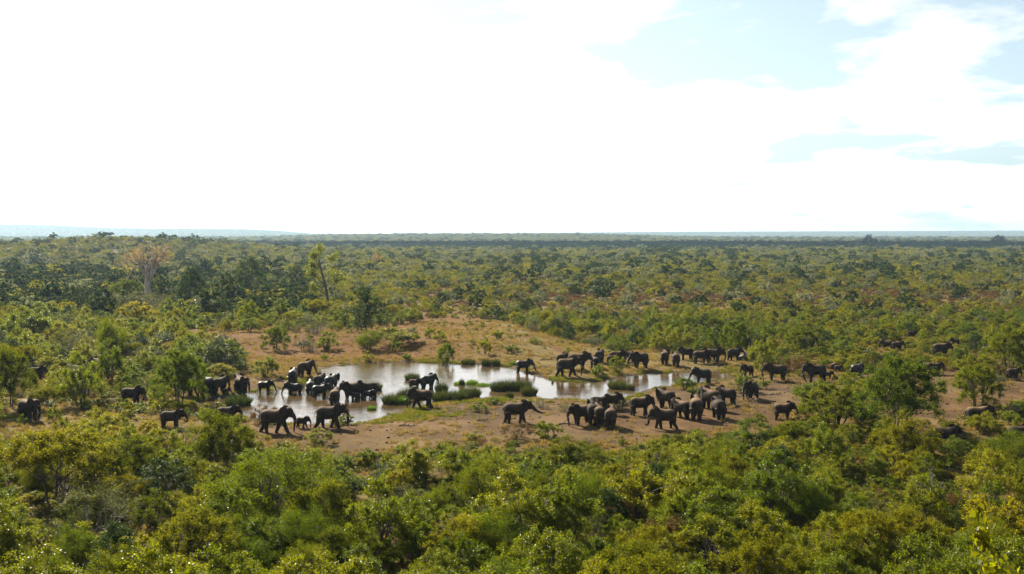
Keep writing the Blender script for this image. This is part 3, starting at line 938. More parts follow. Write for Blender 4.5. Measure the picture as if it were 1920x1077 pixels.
# ==MARK_TESTPOSE==
# cx px, base px, height px, facing deg (0 right, 90 away, 180 left, -90 towards us), pose, depth in water m, wet, label, group
EL = [
    (57, 788, 45, -25, 'stand', 0, 0, 'lone elephant on the bare earth patch at the far left edge, trunk hanging'),
    (70, 712, 27, 10, 'stand', 0, 0, 'elephant back showing behind bushes above the lone elephant at the left edge'),
    (186, 704, 36, 170, 'stand', 0, 0, 'dark elephant in deep shade under the tree left of the pond'),
    (249, 757, 35, 5, 'graze', 0, 0, 'elephant walking right half hidden behind low bushes left of the pond'),
    (323, 803, 38, 5, 'mouth', 0, 0, 'elephant feeding among low scrub left of the pond in front of the thorn tree'),
    (350, 743, 36, 10, 'stand', 0, 0, 'dark elephant in the shade of the big yellow green bush beside the pond'),
    (386, 742, 39, 240, 'graze', 0.05, 1, 'leftmost elephant standing clear at the muddy left arm of the pond'),
    (412, 738, 34, 66, 'stand', 0.0, 0, 'dusty backed elephant with a small calf at the left arm of the pond'),
    (425, 741, 15, 10, 'calfstand', 0, 0, 'tiny calf beside the dusty backed elephant at the left arm of the pond'),
    (449, 734, 34, 125, 'stride', 0, 0, 'elephant mostly hidden behind another on the grassy left bank of the pond'),
    (455, 737, 34, -48, 'stride', 0, 0, 'elephant in front of its neighbour on the grassy left bank, ears back'),
    (498, 736, 24, 0, 'drink', 0.1, 1, 'young elephant drinking at the shallow left shore, facing right'),
    (550, 738, 23, 180, 'drink', 0.55, 1, 'young elephant wading belly deep facing left near the left shore'),
    (549, 721, 32, 95, 'stand', 0, 1, 'elephant seen from behind on the bank above the wading youngster'),
    (574, 707, 33, 50, 'drink', 0, 0, 'elephant on the far left bank with trunk reaching right, highest of the left group'),
    (581, 738, 27, 100, 'stand', 0.3, 1, 'slim elephant seen from behind in the water at left edge of the wading cluster'),
    (599, 726, 26, 70, 'stand', 0.3, 0, 'elephant at the back of the wading cluster behind two others'),
    (622, 729, 28, 60, 'turn', 0.3, 1, 'elephant with shiny wet ear at the right rear of the wading cluster'),
    (602, 745, 27, 18, 'reach', 0.35, 1, 'dark elephant facing right in the middle of the wading cluster'),
    (628, 757, 31, 85, 'stand', 0.3, 0, 'dusty elephant seen from behind in shallow water above the walking pair'),
    (657, 746, 33, 212, 'drink', 0.3, 0, 'elephant facing left with trunk in the water, left of the grey reeds'),
    (664, 749, 15, 170, 'calfstand', 0.3, 1, 'dark calf in the water between two elephants facing left'),
    (687, 744, 31, 185, 'graze', 0.3, 0, 'elephant facing left beside the grey reeds in the pond'),
    (692, 748, 18, 0, 'calf', 0.2, 1, 'calf facing right in the water under the elephant by the grey reeds'),
    (518, 811, 51, 3, 'walk', 0, 0, 'large elephant striding right on the near shore, first of the walking pair'),
    (568, 803, 24, 3, 'calf', 0, 0, 'baby elephant trotting right between the two walking adults on the near shore'),
    (620, 803, 48, 2, 'stride', 0, 0, 'large elephant walking right on the near shore ahead of the baby'),
    (428, 792, 34, 5, 'stand', 0.2, 0, 'elephant mostly hidden behind the tall thorn tree at the pond left end'),
    (788, 766, 41, 181, 'walk', 0, 0, 'elephant walking left on the near shore in front of the dark reed beds'),
    (779, 727, 19, 0, 'calfstand', 0.4, 0, 'juvenile elephant in the pond under the round reed clump, facing right'),
    (804, 727, 27, 40, 'mouth', 0.4, 1, 'elephant drinking with trunk at its mouth in the middle of the pond'),
    (983, 699, 27, 0, 'drink', 0.15, 1, 'elephant drinking at the stone ledge on the far shore, facing right'),
    (1066, 706, 39, 3, 'walk', 0, 0, 'front elephant walking right on the far shore right of the stone ledge'),
    (1086, 695, 37, 2, 'stand', 0, 0, 'elephant just behind the walking one on the far shore, trunk hanging'),
    (1055, 683, 22, 40, 'stand', 0, 0, 'small elephant half hidden at the rear of the three by the stone ledge'),
    (1115, 691, 25, 110, 'stand', 0, 0, 'small elephant seen from behind left of the bushy far shore cluster'),
    (1125, 681, 27, 70, 'stand', 0, 0, 'pale backed elephant seen from behind at left of the far shore cluster'),
    (1151, 687, 24, 20, 'stand', 0, 0, 'young elephant behind the bright little bush on the far shore'),
    (1158, 683, 28, 8, 'graze', 0, 0, 'large elephant at the rear of the far shore cluster, rump to the left'),
    (1176, 679, 23, 175, 'stand', 0, 0, 'elephant packed between two larger ones in the far shore cluster'),
    (1198, 691, 34, 205, 'mouth', 0, 0, 'elephant facing left at the right end of the far shore cluster'),
    (1247, 684, 29, 80, 'turn', 0, 0, 'elephant with ears spread seen from behind above the right arm of the pond'),
    (1267, 687, 28, 92, 'stand', 0, 0, 'narrow pale elephant seen straight from behind above the right arm of the pond'),
    (1285, 675, 26, 178, 'graze', 0, 0, 'elephant facing left against the green bush above the right arm of the pond'),
    (1315, 682, 28, 4, 'stand', 0, 0, 'elephant facing right and partly covered by the pair above the right arm of the pond'),
    (1340, 681, 31, -15, 'stand', 0, 0, 'elephant with big ear facing right at the end of the row above the right arm'),
    (1329, 676, 25, 170, 'stand', 0, 0, 'reddish dusted elephant at the back of the row above the right arm of the pond'),
    (1378, 676, 26, 25, 'reach', 0, 0, 'elephant beside the tilted grey rock slab, rump to the left'),
    (1395, 657, 26, 30, 'stand', 0, 0, 'dark elephant in the shade behind the round green tree near the rock slab'),
    (1315, 721, 34, 190, 'drink', 0, 1, 'wet elephant standing at the near side of the right arm, trunk towards the water'),
    (1400, 706, 25, 200, 'graze', 0, 0, 'elephant grazing behind the small bush at the right tip of the pond'),
    (1453, 714, 35, 180, 'stand', 0, 0, 'large elephant facing left on bare earth beside the bush, right of the pond tip'),
    (1405, 748, 37, 222, 'walk', 0, 0, 'elephant walking towards us with a lifted leg in the middle of the right clearing'),
    (1331, 768, 44, 120, 'stand', 0, 0, 'dusty elephant seen from behind, left of the pair in the right clearing'),
    (1361, 759, 36, 150, 'mouth', 0, 0, 'elephant of the right clearing pair with its head behind its neighbour'),
    (1347, 785, 42, 100, 'stand', 0, 0, 'elephant seen from behind nearest to us in the right clearing'),
    (1306, 787, 47, 85, 'stand', 0, 0, 'elephant seen from behind between the pair and the curled trunk elephant'),
    (1277, 784, 38, 125, 'graze', 0, 0, 'elephant head down just right of the elephant with the curled trunk'),
    (1247, 766, 39, 140, 'turnback', 0, 0, 'large dark elephant behind the head down one, ear sticking out on the left'),
    (1203, 779, 40, 2, 'graze', 0, 0, 'elephant facing right with head low on the near shore by the right arm'),
    (1243, 804, 43, 182, 'curl', 0, 0, 'elephant walking left with its trunk curled up at the tip'),
    (1470, 788, 37, 3, 'mouth', 0, 0, 'elephant feeding at the lower edge of the right clearing, large ear, facing right'),
    (970, 793, 44, 3, 'reach', 0, 0, 'elephant on the near shore stretching its trunk straight out to the right'),
    (1088, 796, 42, 205, 'stand', 0, 0, 'leftmost elephant of the tight knot on the near shore, trunk hidden'),
    (1112, 796, 46, 85, 'stand', 0, 0, 'elephant seen from behind in the middle of the tight knot on the near shore'),
    (1122, 799, 44, 95, 'stand', 0, 0, 'pale rumped elephant at the front of the tight knot on the near shore'),
    (1146, 803, 43, 80, 'stand', 0, 0, 'rightmost elephant seen from behind in the tight knot on the near shore'),
    (1127, 776, 38, 5, 'stand', 0, 0, 'large elephant facing right behind the tight knot on the near shore'),
    (1148, 768, 33, 3, 'stand', 0, 0, 'elephant farthest back behind the tight knot, head towards the right arm'),
    (1527, 716, 37, 180, 'graze', 0, 0, 'large elephant facing left behind bushes right of the clearing, legs hidden'),
    (1553, 711, 17, 5, 'calfstand', 0, 0, 'calf behind the large bush hidden elephant right of the clearing'),
    (1563, 696, 17, 60, 'stand', 0, 0, 'small brown backed elephant deep in bushes right of the clearing'),
    (1572, 698, 15, 20, 'calfstand', 0, 0, 'smaller of two brown backed youngsters deep in bushes'),
    (1608, 706, 27, 35, 'stand', 0, 1, 'wet shining elephant half behind a bush left of the big round tree'),
    (1565, 797, 37, 3, 'graze', 0, 0, 'elephant facing right hidden to its belly in bush below the big round tree'),
    (1517, 657, 27, 5, 'stand', 0, 0, 'elephant head looking out from behind a green bush in the middle distance'),
    (1663, 656, 20, 150, 'stand', 0, 0, 'pale rumped elephant in scrub on the right, left one of two'),
    (1683, 659, 21, 5, 'mouth', 0, 0, 'dark elephant in scrub on the right, overlapping a pale rumped one'),
    (1766, 670, 30, 2, 'stand', 0, 0, 'elephant walking right through open scrub at the upper right'),
    (1790, 648, 15, 170, 'stand', 0, 0, 'elephant back barely showing in scrub behind the upper right walker'),
    (1849, 667, 20, 30, 'reach', 0, 0, 'small dark elephant left of the large thorn tree at the right edge'),
    (1735, 702, 26, 160, 'stand', 0, 0, 'dark elephant directly right of the big round tree'),
    (1755, 702, 25, 10, 'stand', 0, 0, 'elephant on the sandy path right of the big round tree, back lit'),
    (1901, 713, 26, 5, 'stand', 0, 0, 'elephant back at the right edge above the open path'),
    (1836, 803, 47, 2, 'curl', 0, 0, 'elephant behind a leafy shrub at the lower right path, trunk curled'),
    (1776, 838, 43, 3, 'mouth', 0, 0, 'dark elephant standing in shade nearest to us on the right'),
    (1912, 838, 45, 5, 'stand', 0, 0, 'sunlit brown elephant back cut off by the right edge'),
    (1710, 634, 15, 5, 'stand', 0, 0, 'far elephant back among shrubs on the upper right'),
]
ELBOX = []


def build_elephants():
    build_poses()
    rr = random.Random(3)
    for (cx, by, hp, yaw, ps, deep, wet, label) in EL:
        me, tks, htop = POSES[ps]
        x, y, z = ground_at(cx, by)
        if deep > 0:
            x, y = flat_xy(cx, by); z = 0.0
        dist = y * math.cos(PITCH)
        s = (hp * dist / FPX + deep) / htop
        # cx is the middle of the outline; the mesh spans about -1.8..2.45
        ww = math.cos(R(yaw)) * 0.33 * s
        o = bpy.data.objects.new('elephant', me); COL.objects.link(o)
        zz = -deep if deep > 0 else z - 0.03
        o.location = (x - ww, y, zz)
        o.rotation_euler = (0, 0, R(yaw + rr.uniform(-7, 7)))
        o.scale = (s * rr.uniform(.93, 1.05), s * rr.uniform(.92, 1.1), s)
        tag(o, label, 'elephant', 'elephant herd gathered round the waterhole')
        if wet:
            o.material_slots[0].link = 'OBJECT'
            o.material_slots[0].material = M['wet_hide']
        if ps not in ('calf', 'calfstand') and s > 0.72:
            for t in tks:
                link('tusk', t, parent=o)
        wpx = (1.1 + 3.0 * abs(math.cos(R(yaw)))) * s * FPX / dist / 2
        ELBOX.append((cx - wpx, cx + wpx, by - hp, by, y, deep, s, x - ww))


build_elephants()
# ==MARK_VEG==
# ------------------------------------------------------------------ plants
def leaf_quads(C, L, W, r, up=0.0, axis_dir=None, curl=0.0):
    """diamond leaves at centres C; L, W arrays of length and width"""
    n = len(C)
    a = r.normal(size=(n, 3)) if axis_dir is None else axis_dir + 0.55 * r.normal(size=(n, 3))
    a /= np.linalg.norm(a, axis=1)[:, None] + 1e-9
    b = r.normal(size=(n, 3)); b[:, 2] *= (1 - up)
    b -= a * np.sum(a * b, 1)[:, None]
    b /= np.linalg.norm(b, axis=1)[:, None] + 1e-9
    L = np.broadcast_to(L, (n,))[:, None]; W = np.broadcast_to(W, (n,))[:, None]
    V = np.stack([C - a * L * .5, C + b * W * .5 + a * L * .06, C + a * L * .5, C - b * W * .5 + a * L * .06], 1).reshape(-1, 3)
    F = np.arange(4 * n).reshape(n, 4)
    lv = np.repeat(r.uniform(0, 1, n), 4)
    return V, F, lv


def plant(seed, kind, w, h, nleaf, leaf, stems=5, clumps=34, bare=0.25, shape='dome', twigs=10, upb=0.3, aspect=0.62, crown_mat='mopane', bark='bark', clump_r=0.24, tr=0.05):
    """one tree or bush about w wide and h high: returns trunk mesh, crown mesh"""
    r = np.random.default_rng(seed)
    R_ = w / 2
    cl = []; tries = 0
    lump = r.uniform(0, 6.28, 4)
    while len(cl) < clumps and tries < 6000:
        tries += 1
        th = r.uniform(0, 2 * math.pi); rr = math.sqrt(r.uniform(0, 1))
        irr = 1 + 0.18 * math.sin(2 * th + lump[0]) + 0.12 * math.sin(3 * th + lump[1])
        if shape == 'dome':
            zt = h * (1 - 0.62 * rr ** 2.2) * (1 + 0.09 * math.sin(3 * th + lump[2])); zb = h * (bare + 0.12 * (1 - rr))
        elif shape == 'umbrella':
            zt = h * (1 - 0.22 * rr ** 2); zb = h * (0.62 + 0.1 * (1 - rr))
        elif shape == 'round':
            q = math.sqrt(max(0, 1 - rr * rr)); zt = h * (0.54 + 0.46 * q); zb = h * max(0.04, 0.48 - 0.46 * q)
        elif shape == 'up':
            zt = h * (1 - 0.42 * rr ** 1.6) * (0.86 + 0.14 * math.sin(5 * th + lump[3])); zb = h * (bare * 0.6 + 0.30 * rr)
        else:  # column
            rr *= 0.55; zt = h; zb = h * bare
        z = zt - (zt - zb) * (r.uniform(0, 1) ** 1.9)
        p = np.array([math.cos(th) * rr * R_ * irr * 0.88, math.sin(th) * rr * R_ * irr * 0.88, z - clump_r * h * 0.35])
        if all(np.linalg.norm((p - q) / [w, w, h]) > 0.085 for q in cl):
            cl.append(p)
    cl = np.array(cl)
    # stems
    tb = MB()
    sp = []
    for k in range(stems):
        a = k / stems * 2 * math.pi + r.uniform(-.5, .5)
        rad = R_ * r.uniform(.18, .42) * (0.0 if stems == 1 else 1)
        b0 = np.array([math.cos(a) * 0.06 * w * (stems > 1), math.sin(a) * 0.06 * w * (stems > 1), -0.12])
        top = np.array([math.cos(a) * rad + r.normal() * .08 * w * (stems == 1), math.sin(a) * rad + r.normal() * .08 * w * (stems == 1), h * r.uniform(.45, .62)])
        mid = (b0 + top) / 2 + r.normal(size=3) * 0.05 * w
        pth = spline([b0, mid, top], 6)
        tb.tube(pth, np.linspace(tr * h * .30 + .02, tr * h * .12 + .008, 6), 5, cap=False)
        sp.append(pth)
    for c in cl:
        best = min(sp, key=lambda q: np.linalg.norm(q[-1][:2] - c[:2]) + r.uniform(0, .3) * w)
        i = r.integers(2, 6) if c[2] > h * .4 else r.integers(1, 4)
        s0 = best[i]
        m = (s0 + c) / 2 + np.array([0, 0, 0.08 * h]) * r.uniform(-.3, .8)
        tb.tube(spline([s0, m, c], 4), np.linspace(tr * h * .11 + .006, .006, 4), 3, cap=False)
    # leaves along twigs of every clump
    per = nleaf // max(1, len(cl))
    Cs = []; Ax = []
    for c in cl:
        out = c - np.array([0, 0, h * .45]); out /= np.linalg.norm(out) + 1e-9
        nt = twigs
        d = r.normal(size=(nt, 3)) + out * .8 + np.array([0, 0, upb * 2.2])
        d /= np.linalg.norm(d, axis=1)[:, None]
        ln = clump_r * (w + h) / 2 * r.uniform(.45, 1.15, nt) * r.uniform(.75, 1.2)
        k = r.integers(0, nt, per)
        t = r.uniform(0.05, 1, per) ** 0.8
        pos = c + d[k] * (ln[k] * t)[:, None]
        pos[:, 2] -= (t ** 2) * ln[k] * .18
        pos += r.normal(size=(per, 3)) * (clump_r * w * .11)
        Cs.append(pos); Ax.append(d[k])
    C = np.concatenate(Cs); A = np.concatenate(Ax)
    C[:, 2] = np.maximum(C[:, 2], 0.03)
    C = C[C[:, 2] < h * 1.12]; A = A[:len(C)]
    V, F, lv = leaf_quads(C, leaf * r.uniform(.7, 1.3, len(C)), leaf * aspect * r.uniform(.7, 1.2, len(C)), r, axis_dir=A * 0.8 if kind in ('thorn', 'spray', 'grey') else None)
    crown = mesh_np(kind + '_crown', V, [F], [M[crown_mat]], lv=lv)
    trunk = tb.mesh(kind + '_trunk', [M[bark]])
    return dict(trunk=trunk, crown=crown, w=w, h=h, kind=kind)


def tuft_mesh(name, seed, n, h, rad, bw, mat, lean=0.45):
    r = np.random.default_rng(seed)
    a = r.uniform(0, 2 * math.pi, n); q = np.sqrt(r.uniform(0, 1, n)) * rad
    B = np.stack([np.cos(a) * q, np.sin(a) * q, np.full(n, -.02)], 1)
    dirs = np.stack([np.cos(a), np.sin(a), np.zeros(n)], 1) * (q / rad)[:, None] * lean + r.normal(size=(n, 3)) * .16
    dirs[:, 2] = 1
    dirs /= np.linalg.norm(dirs, axis=1)[:, None]
    H = h * r.uniform(.55, 1.08, n) * (1 - .35 * (q / rad) ** 2)
    T = B + dirs * H[:, None]
    mid = B + dirs * (H * .55)[:, None] * np.array([1, 1, 1.1])
    b = np.cross(dirs, r.normal(size=(n, 3))); b /= np.linalg.norm(b, axis=1)[:, None]
    V = np.stack([B - b * bw * .5, B + b * bw * .5, mid + b * bw * .5, T, mid - b * bw * .5], 1).reshape(-1, 3)
    F = np.arange(5 * n).reshape(n, 5)
    return mesh_np(name, V, [F], [M[mat]], lv=np.repeat(r.uniform(0, 1, n), 5))


PL = {}


def build_protos():
    for s in range(4):
        PL.setdefault('mopane', []).append(plant(10 + s, 'mopane', 3.4, 3.6, 18000, .085, stems=5, clumps=38, bare=.22, shape='up' if s % 2 else 'dome', upb=.45, aspect=.62, crown_mat='mopane', clump_r=.195))
    for s in range(3):
        PL.setdefault('thorn', []).append(plant(20 + s, 'thorn', 4.2, 3.4, 22000, .085, stems=3, clumps=40, bare=.35, shape='dome' if s else 'umbrella', upb=.12, aspect=.58, crown_mat='thorn', clump_r=.165, twigs=14))
    for s in range(3):
        PL.setdefault('bright', []).append(plant(30 + s, 'bright', 3.0, 2.6, 15000, .077, stems=5, clumps=40, bare=.08, shape='round', upb=.35, aspect=.68, crown_mat='bright', clump_r=.175))
    for s in range(2):
        PL.setdefault('broad', []).append(plant(35 + s, 'broad', 5.0, 4.4, 34000, .09, stems=3, clumps=72, bare=.06, shape='round' if s else 'dome', upb=.35, aspect=.6, crown_mat='spray', clump_r=.13, twigs=12))
    for s in range(2):
        PL.setdefault('spray', []).append(plant(40 + s, 'spray', 4.0, 4.2, 24000, .10, stems=9, clumps=52, bare=.1, shape='up', upb=1.0, aspect=.38, crown_mat='spray', clump_r=.27, twigs=9))
    for s in range(2):
        PL.setdefault('dark', []).append(plant(50 + s, 'dark', 6.0, 6.5, 12000, .17, stems=2, clumps=60, bare=.15, shape='dome', upb=.2, aspect=.6, crown_mat='dark', clump_r=.16, twigs=14))
    for s in range(3):
        PL.setdefault('shrub', []).append(plant(60 + s, 'shrub', 1.6, 1.5, 3600, .085, stems=4, clumps=15, bare=.12, shape='up', upb=.5, aspect=.6, crown_mat='mopane', clump_r=.27, twigs=7))
    for s in range(2):
        PL.setdefault('grey', []).append(plant(70 + s, 'grey', 3.6, 2.6, 9000, .09, stems=7, clumps=34, bare=.1, shape='dome', upb=.5, aspect=.22, crown_mat='grey', bark='twig', clump_r=.26, twigs=16))
    PL['umbrella'] = [plant(80, 'umbrella', 9.0, 3.4, 16000, .12, stems=3, clumps=110, bare=.05, shape='round', upb=.3, aspect=.3, crown_mat='grey', clump_r=.12, twigs=14)]
    for s in range(2):
        PL.setdefault('rust', []).append(plant(90 + s, 'rust', 2.6, 1.8, 5000, .085, stems=5, clumps=26, bare=.06, shape='round', upb=.3, aspect=.5, crown_mat='rust', clump_r=.23))
    for s in range(2):
        PL.setdefault('silver', []).append(plant(95 + s, 'silver', 3.4, 2.8, 6000, .11, stems=4, clumps=32, bare=.2, shape='up', upb=.5, aspect=.55, crown_mat='silver', clump_r=.23))


build_protos()
print('protos done')
NAMES = {'broad': ('broad_tree', 'tree'), 'mopane': ('mopane_tree', 'tree'), 'thorn': ('thorn_tree', 'thorn tree'), 'bright': ('leafy_bush', 'bush'), 'spray': ('feathery_bush', 'bush'), 'dark': ('dark_tree', 'tree'),
         'shrub': ('small_shrub', 'shrub'), 'grey': ('grey_bush', 'bush'), 'umbrella': ('umbrella_bush', 'bush'), 'rust': ('rusty_bush', 'bush'), 'silver': ('silver_bush', 'bush')}


def put_plant(kind, x, y, w, h, label, group=None, var=None, rot=None, mat=None, z=None):
    v = PL[kind][(random.randrange(99) if var is None else var) % len(PL[kind])]
    name, cat = NAMES[kind]
    root = bpy.data.objects.new(name, None); COL.objects.link(root)
    root.empty_display_size = 0.5
    root.location = (x, y, (h1(x, y) if z is None else z) - 0.02)
    root.rotation_euler = (0, 0, random.uniform(0, 6.28) if rot is None else rot)
    root.scale = (w / v['w'], w / v['w'], h / v['h'])
    tag(root, label, cat, group)
    link('trunk', v['trunk'], parent=root)
    c = link('crown', v['crown'], parent=root)
    if mat:
        c.material_slots[0].link = 'OBJECT'; c.material_slots[0].material = M[mat]
    return root


# cx, base, width px, height px, kind, variant, label
LAND = [
    (95, 948, 205, 140, 'thorn', 0, 'spreading thorn tree with two dark trunks at the lower left, widest crown there'),
    (245, 915, 135, 112, 'thorn', 1, 'olive thorn tree just right of the widest thorn tree at the lower left'),
    (305, 945, 110, 85, 'dark', 0, 'dark glossy bush between the lower left thorn trees and the big feathery bush'),
    (415, 884, 135, 118, 'thorn', 2, 'tall thorn tree standing in front of the left end of the pond'),
    (520, 990, 205, 165, 'spray', 0, 'largest feathery bush of upright sprays below the walking elephant pair'),
    (640, 935, 60, 60, 'dark', 1, 'dark bush tucked against the right side of the largest feathery bush'),
    (770, 905, 90, 75, 'mopane', 0, 'bright green tree below the near shore, left one of a pair'),
    (862, 912, 95, 88, 'mopane', 1, 'bright green tree below the near shore, right and taller one of a pair'),
    (1060, 880, 120, 62, 'thorn', 1, 'dark olive mound of thorn bush under the tight elephant knot'),
    (1410, 850, 100, 62, 'mopane', 2, 'leafy tree whose top covers the lower edge of the right clearing'),
    (1683, 812, 158, 142, 'broad', 1, 'big rounded green thorn tree right of the clearing'),
    (1690, 862, 110, 90, 'thorn', 1, 'smaller thorny bush growing at the foot of the big rounded green tree'),
    (1832, 768, 95, 84, 'broad', 1, 'dense thorn tree between the sandy path and the right edge'),
    (1558, 800, 120, 80, 'broad', 1, 'broad bush hiding an elephant to its belly below the big rounded tree'),
    (1530, 760, 80, 55, 'mopane', 3, 'leafy bush between the bush hidden elephant and the clearing'),
    (1890, 700, 95, 88, 'broad', 1, 'large thorn tree at the right edge above the open path'),
    (1640, 745, 60, 45, 'mopane', 1, 'bush in front of the wet shining elephant'),
    (1428, 692, 54, 56, 'bright', 0, 'round bright green tree beside the tilted rock slab'),
    (1490, 700, 62, 32, 'rust', 0, 'low yellowish bush behind the elephant right of the pond tip'),
    (1378, 668, 64, 66, 'broad', 1, 'tall green tree with a dark elephant in its shade'),
    (1345, 650, 30, 38, 'dark', 0, 'slim dark tree left of the tall green one'),
    (1500, 660, 66, 48, 'broad', 1, 'green bush with an elephant head looking out behind it'),
    (1159, 700, 32, 30, 'bright', 1, 'bright little bush on the far shore below the packed elephants'),
    (1122, 706, 26, 26, 'shrub', 0, 'leafy shrub left of the bright little bush on the far shore'),
    (835, 683, 36, 38, 'bright', 2, 'solitary dark green bush on the far waterline'),
    (763, 677, 20, 18, 'shrub', 1, 'small green shrub on the far bank left of the waterline bush'),
    (691, 678, 18, 20, 'shrub', 2, 'small upright shrub near the far waterline of the big pool'),
    (715, 683, 14, 11, 'rust', 1, 'yellowish tussock on the far waterline of the big pool'),
    (334, 760, 100, 102, 'broad', 1, 'big yellow green bush shading a dark elephant beside the pond'),
    (500, 707, 52, 36, 'bright', 1, 'rounded bush on the grassy slope above the drinking youngster'),
    (417, 708, 54, 26, 'bright', 2, 'low yellow green bush right above the elephants on the left arm'),
    (412, 696, 92, 56, 'dark', 0, 'wide dark green bush left of the red bank'),
    (18, 765, 92, 118, 'thorn', 2, 'yellow green thorn tree at the left edge above the lone elephant'),
    (150, 760, 74, 94, 'mopane', 2, 'tall leafy tree left of the deep shaded elephant'),
    (205, 722, 60, 80, 'mopane', 0, 'tall green tree shading the dark elephant left of the pond'),
    (518, 657, 48, 44, 'broad', 1, 'bright green bush casting its shade on the red bank'),
    (690, 657, 50, 42, 'spray', 1, 'feathery bush on the red bank left of a wide dark one'),
    (742, 646, 74, 36, 'mopane', 3, 'wide dark green bush on top of the bank'),
    (742, 662, 18, 28, 'shrub', 0, 'thin upright shrub in front of the wide bank top bush'),
    (583, 660, 28, 24, 'grey', 0, 'grey shrub on the red bank right of the bright green bush'),
    (611, 660, 12, 18, 'shrub', 1, 'small thin shrub in the middle of the red bank'),
    (608, 675, 14, 12, 'shrub', 2, 'dark tuft low on the red bank above the pool'),
    (684, 622, 76, 84, 'dark', 1, 'big dark tree behind the bank, right of the leaning bare stemmed tree'),
    (590, 626, 56, 36, 'grey', 1, 'grey olive umbrella bush behind the red bank'),
    (553, 545, 52, 46, 'dark', 0, 'near black tree left of the tall leaning tree'),
    (466, 552, 62, 68, 'dark', 1, 'large dark tree crown halfway between baobab and leaning tree'),
    (425, 570, 66, 60, 'dark', 0, 'green tree mass just left of the large dark crown'),
    (357, 576, 56, 74, 'dark', 1, 'tall rounded dark tree right of the baobab'),
    (304, 568, 46, 50, 'dark', 0, 'dark tree close behind the right foot of the baobab'),
    (268, 586, 104, 38, 'umbrella', 0, 'wide low grey green umbrella bush under the baobab'),
    (260, 610, 58, 42, 'bright', 1, 'vivid yellow green round bush below the umbrella bush'),
    (235, 566, 62, 42, 'broad', 1, 'bright green bush at the left foot of the baobab'),
    (383, 528, 52, 42, 'dark', 1, 'dark tree crown standing above the others right of the baobab'),
    (65, 500, 54, 26, 'dark', 0, 'dark tree crown on the skyline of the left thicket'),
    (128, 664, 64, 52, 'grey', 0, 'olive mound shaped bush on the left'),
    (208, 670, 56, 82, 'spray', 0, 'tall feathery yellow olive tree left of centre'),
    (465, 612, 34, 50, 'bright', 0, 'slim yellow green tree behind the red bank'),
    (383, 590, 48, 42, 'silver', 0, 'blue green rounded tree behind the dark elephants bush'),
    (50, 640, 84, 74, 'mopane', 3, 'large grey green tree on the left with a dark trunk'),
    (988, 585, 34, 26, 'dark', 1, 'small dark green tree alone in the middle plain'),
    (1000, 622, 36, 28, 'grey', 1, 'olive umbrella shrub at the back edge of the sandy clearing'),
    (1045, 615, 34, 26, 'grey', 0, 'brownish umbrella shrub right of the sandy clearing'),
    (1160, 662, 56, 26, 'bright', 2, 'flat yellow green bush behind the packed far shore elephants'),
    (909, 664, 22, 34, 'shrub', 0, 'thin two tiered shrub on the sandy clearing behind the waterline bush'),
    (960, 661, 24, 17, 'shrub', 1, 'low dark shrub in the middle of the sandy clearing'),
    (823, 641, 24, 22, 'shrub', 2, 'dark shrub on the left part of the sandy clearing'),
    (806, 634, 18, 24, 'shrub', 0, 'slim shrub on the left part of the sandy clearing'),
    (934, 636, 26, 22, 'shrub', 1, 'leafy shrub above the low dark shrub of the sandy clearing'),
    (1006, 646, 20, 12, 'shrub', 2, 'pair like shrub beside the worn track'),
    (1027, 822, 50, 34, 'bright', 0, 'green bush on the near shore beside the elephant with outstretched trunk'),
    (968, 824, 58, 30, 'rust', 1, 'yellow brown bush under the elephant with outstretched trunk'),
    (1060, 773, 32, 16, 'grey', 1, 'pale shrub on the near shore left of the tight elephant knot'),
    (900, 771, 34, 18, 'shrub', 2, 'leafy shrub on the near shore below the dark reed beds'),
    (925, 757, 34, 14, 'shrub', 0, 'low shrub at the near waterline under the reed beds'),
    (1015, 765, 34, 18, 'grey', 0, 'olive shrub on the near waterline left of the leafless spot'),
    (1165, 767, 30, 22, 'dark', 0, 'dark little bush right of the tight elephant knot'),
    (1285, 731, 40, 28, 'mopane', 1, 'leafy bush in front of the right arm beside the wet elephant'),
    (1302, 742, 22, 20, 'shrub', 1, 'small leafy shrub above the pair in the right clearing'),
    (1393, 735, 44, 34, 'mopane', 0, 'leafy bush at the right tip of the pond'),
    (1424, 728, 34, 22, 'shrub', 2, 'low spreading shrub between pond tip and large left facing elephant'),
    (600, 832, 58, 26, 'bright', 1, 'vivid yellow green shrub below the walking pair'),
    (648, 797, 34, 20, 'bright', 2, 'small green bush at the feet of the front walking elephant'),
    (628, 800, 24, 16, 'bright', 0, 'yellow green tussock behind the legs of the front walking elephant'),
    (11, 790, 24, 18, 'shrub', 0, 'leafy shrub at the left edge beside the lone elephant'),
    (118, 810, 22, 34, 'shrub', 1, 'thin upright shrub on the earth patch at the far left'),
    (1845, 812, 60, 46, 'mopane', 3, 'leafy shrub in front of the curled trunk elephant at the lower right'),
    (1905, 870, 110, 68, 'spray', 1, 'grey green feathery bush covering the brown elephant at the right edge'),
    (1790, 862, 70, 42, 'mopane', 0, 'leafy bush at the feet of the dark shaded elephant on the right'),
    (1328, 1070, 150, 96, 'bright', 1, 'vivid yellow bush at the bottom right of centre'),
    (1420, 1120, 150, 140, 'thorn', 1, 'grey olive thorn tree beside the vivid yellow bush at the bottom'),
    (1650, 975, 60, 40, 'grey', 1, 'dry grey twiggy bush in the lower right thicket'),
    (190, 1010, 160, 110, 'grey', 0, 'dull grey green feathery bush in the bottom left thicket'),
]


def build_landmarks():
    for (cx, by, wp, hp, kind, var, label) in LAND:
        x, y, z = ground_at(cx, by)
        d = y
        put_plant(kind, x, y, wp * d / FPX * 1.05, hp * d / FPX, label, None, var, rot=(cx * 7 % 63) / 10.0)


build_landmarks()


